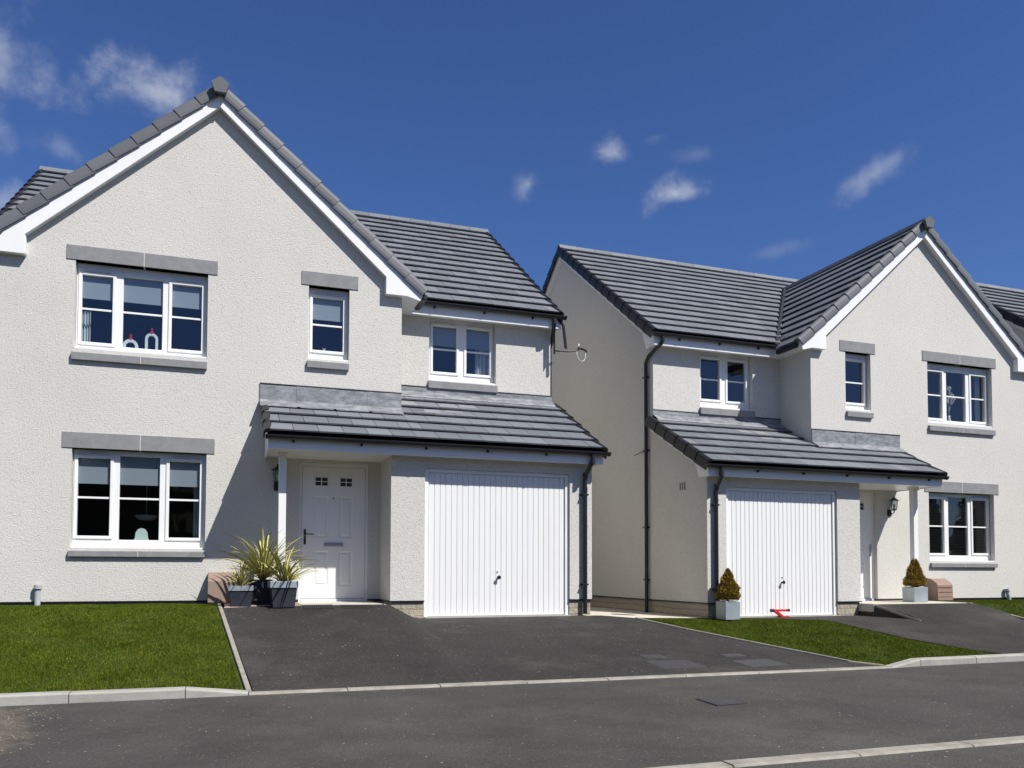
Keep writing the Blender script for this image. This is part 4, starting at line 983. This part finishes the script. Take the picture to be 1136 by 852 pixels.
conifer((gx, gy, .40), .50, .19, 'golden-brown clipped conifer in the porch planter of the right-hand house', 8)

# red lock bar in front of the second garage door
P = tag(empty('garage_lock', h2(1.43, -.90, 0.0), H2R), 'red T-shaped garage lock with black ends standing at the garage door', 'garage lock')
mb = MB(-1); mb.tube([(-.155, 0, .115), (.14, 0, .118)], .019, 12); mb.build('crossbar', 'red', P)
for x in (-.165, .15):
    mb = MB(-1); mb.tube([(x-.028, 0, .116), (x+.028, 0, .116)], .027 if x > 0 else .022, 12); mb.build('end_cap', 'black', P)
mb = MB(-1); mb.prism([(.05, .105), (.13, .105), (-.01, .012), (-.09, .012)], 'y', -.025, .025); mb.build('stem', 'red', P, bevel=.003)
mb = MB(-1); mb.box(-.15, -.0, -.06, .06, -.004, .024); mb.build('base_plate', 'red', P, bevel=.003)

# covers let into the tarmac
def cover(name, quad, label, off=.009, mt='cover_steel', frame=True, cat='manhole cover', ribs=0):
    c = Vector((sum(q[0] for q in quad)/4, sum(q[1] for q in quad)/4)); z0 = H(c.x, c.y)
    P = tag(empty(name, (c.x, c.y, z0)), label, cat)
    def ring(f, o): return [((q[0]-c.x)*f, (q[1]-c.y)*f, H(c.x+(q[0]-c.x)*f, c.y+(q[1]-c.y)*f)-z0+o) for q in quad]
    mb = MB(); mb.loft(ring(.93, -.02), ring(.93, off)); mb.build('plate', mt, P)
    mb = MB(); A, B, C_, D_ = ring(.935, off-.004), ring(1, off-.003), ring(1, -.03), ring(.935, -.03)
    for i in range(4):
        j = (i+1) % 4; mb.face([A[i], B[i], B[j], A[j]]); mb.face([B[i], C_[i], C_[j], B[j]]); mb.face([D_[i], A[i], A[j], D_[j]])
    mb.build('frame', 'cover_edge', P, recalc=False)
    if ribs:
        mb = MB(); r0 = ring(.9, off+.001)
        for i in range(ribs):
            t = (i+.5)/ribs; a = Vector(r0[0]).lerp(Vector(r0[1]), t); b = Vector(r0[3]).lerp(Vector(r0[2]), t); e = (Vector(r0[1])-Vector(r0[0])).normalized()*.008; u_ = Vector((0, 0, .008))
            mb.loft([a-e, a+e, a+e+u_, a-e+u_], [b-e, b+e, b+e+u_, b-e+u_])
        mb.build('grating', 'cover_edge', P)
    return P
cover('manhole_cover', [(2.0, -3.9), (2.56, -3.92), (2.62, -4.32), (2.03, -4.34)], 'larger manhole cover in the driveway, left of the other large one')
cover('manhole_cover', [(2.1, -3.6), (2.4, -3.61), (2.41, -3.81), (2.11, -3.8)], 'small square cover just behind the left large manhole cover')
cover('manhole_cover', [(3.04, -4.05), (3.6, -4.0), (3.68, -4.37), (3.1, -4.42)], 'larger manhole cover near the driveway grass edge')
cover('manhole_cover', [(3.13, -3.70), (3.43, -3.69), (3.44, -3.85), (3.13, -3.87)], 'small square cover behind the right large manhole cover')
cover('manhole_cover', [(1.43, -5.97), (1.74, -5.96), (1.72, -6.30), (1.42, -6.32)], 'dark square cover alone in the footway')
cover('manhole_cover', [(3.25, -.50), (3.62, -.48), (3.60, -.66), (3.24, -.68)], 'small cover in the pale path between the houses', off=.016)
cover('drain_grate', [(-1.52, -1.10), (-1.10, -1.10), (-1.10, -1.34), (-1.53, -1.36)], 'ribbed black drain grate below the front step', ribs=14, mt='mat_black', cat='drain grate', off=.012)
cover('door_mat', [(-1.04, -1.10), (-.60, -1.10), (-.55, -1.32), (-1.02, -1.34)], 'dark recessed mat beside the drain grate at the front step', mt='mat_black', cat='mat', off=.012)

# ------------------------------------------------------------------ ornaments on the window boards
def arch(loc, w, h, label):
    P = tag(empty('arch_ornament', loc), label, 'ornament')
    n = 18; outer = []; inner = []
    for i in range(n+1):
        a = math.pi*i/n; outer.append((w/2*math.cos(a), (h-w/2)+w/2*math.sin(a)))
        inner.append((w*.29*math.cos(a), (h-w/2)+w*.29*math.sin(a)))
    o_ = [(w/2, 0)]+outer+[(-w/2, 0)]; i_ = [(w*.29, 0)]+inner+[(-w*.29, 0)]
    mb = MB()
    for k_ in range(len(o_)-1):
        A = [(o_[k_][0], -.02, o_[k_][1]), (i_[k_][0], -.02, i_[k_][1]), (i_[k_][0], .02, i_[k_][1]), (o_[k_][0], .02, o_[k_][1])]
        B = [(o_[k_+1][0], -.02, o_[k_+1][1]), (i_[k_+1][0], -.02, i_[k_+1][1]), (i_[k_+1][0], .02, i_[k_+1][1]), (o_[k_+1][0], .02, o_[k_+1][1])]
        mb.loft(A, B, caps=(k_ in (0, len(o_)-2)))
    mb.build('arch', 'ornament', P)
    mb = MB(); mb.lathe([(h-.005, .028), (h+.012, .03), (h+.03, .012), (h+.055, .02), (h+.07, .006), (h+.085, .0)], (0, 0, 0), 10); mb.build('finial', 'red', P)
    return P
arch((-3.775, .215, 3.69), .20, .19, 'lower white arch ornament with red finial in the upper window')
arch((-3.505, .215, 3.69), .17, .30, 'taller white arch ornament with red finial in the upper window')
mbp = tag(empty('board_ornament', (-3.585, .225, 1.03)), 'pale bell-shaped ornament in the lower three-light window', 'ornament')
mb = MB(); mb.prism([(-.15, 0), (-.11, .035), (-.085, .08), (-.075, .16), (-.045, .205), (0, .22), (.045, .205), (.075, .16), (.085, .08), (.11, .035), (.15, 0)], 'y', -.02, .02); mb.build('bell', 'mint', mbp, bevel=.006)
mb = MB(); mb.box(-.16, .16, -.04, .04, -.02, -.0005); mb.build('stand', 'mint', mbp, bevel=.004)
P = tag(empty('twig_display', h2(-3.56, .24, 3.72), H2R), 'branching white twigs behind the glass of the right-hand upper window', 'twigs')
r_ = random.Random(4); mb = MB(-1)
def twig(p, d, l, dep):
    q = p+d*l; mb.tube([p, (p+q)/2+Vector((r_.uniform(-.008, .008), 0, 0)), q], [.0045*(.7**dep), .004*(.7**dep), .003*(.7**dep)], 5)
    if dep > 1:
        for i in range(3):
            c = p.lerp(q, r_.uniform(.3, 1)); mb.box(c.x-.007, c.x+.007, c.y-.006, c.y+.006, c.z-.007, c.z+.007)
    if dep < 3:
        for i in range(3 if dep else 4):
            e = (d+Vector((r_.uniform(-.55, .55), r_.uniform(-.1, .1), r_.uniform(-.1, .4)))).normalized(); twig(p.lerp(q, r_.uniform(.45, 1)), e, l*r_.uniform(.55, .8), dep+1)
twig(Vector((0, 0, .08)), Vector((-.05, 0, 1)).normalized(), .30, 0)
mb.build('twigs', 'twig', P); mb = MB(-1); mb.lathe([(0, .03), (.05, .045), (.12, .025), (.15, .03)], (0, 0, 0), 12); mb.build('vase', 'ornament', P, smooth=True)
P = tag(empty('figurine', (-1.13, .22, 3.91)), 'tiny pale figurine at the foot of the small upper window', 'ornament')
mb = MB(); mb.lathe([(0, .022), (.03, .016), (.05, .02)], (0, 0, 0), 8); mb.tube([(-.004, 0, .05), (-.018, 0, .085)], .006, 6); mb.tube([(.004, 0, .05), (.018, 0, .085)], .006, 6); mb.build('figure', 'ornament', P)

# unseen belt of trees, added to give the lower windows something dark to mirror
r_ = random.Random(21); mb = MB()
for i in range(60):
    x = -75+i*3.6+r_.uniform(-1, 1); y = -37+r_.uniform(-3, 3); hh = r_.uniform(6.5, 9.5); rr = r_.uniform(2.4, 3.6)
    mb.tube([(x, y, -.6), (x, y, hh*.6)], [.18, .08], 6)
    for zc, rc in ((.28, .9), (.5, .86), (.72, .62)):
        n_ = 7; mb.lathe([(-rr*rc, .05), (-rr*rc*.6, rr*rc*.8), (0, rr*rc), (rr*rc*.6, rr*rc*.8), (rr*rc, .05)], (x, y, hh*zc), n_)
    for j in range(170):
        a = r_.uniform(0, 6.28); t = r_.random(); q = rr*(math.sin(math.pi*min(.98, .12+t*.88))**.6)*r_.uniform(.55, 1.05)
        c = Vector((x+q*math.cos(a), y+q*math.sin(a), .3+t*(hh-.3))); d = Vector((r_.uniform(-1, 1), r_.uniform(-1, 1), r_.uniform(-1, 1))).normalized(); e = d.cross(Vector((r_.uniform(-1, 1), r_.uniform(-1, 1), .3))).normalized()
        z_ = r_.uniform(.3, .6); mb.face([c-d*z_, c-e*z_*.7, c+d*z_, c+e*z_*.7])
tag(mb.build('added_trees', 'belt_leaves', recalc=False), 'unseen trees added across the road to darken the lower window reflections', kind='stuff')
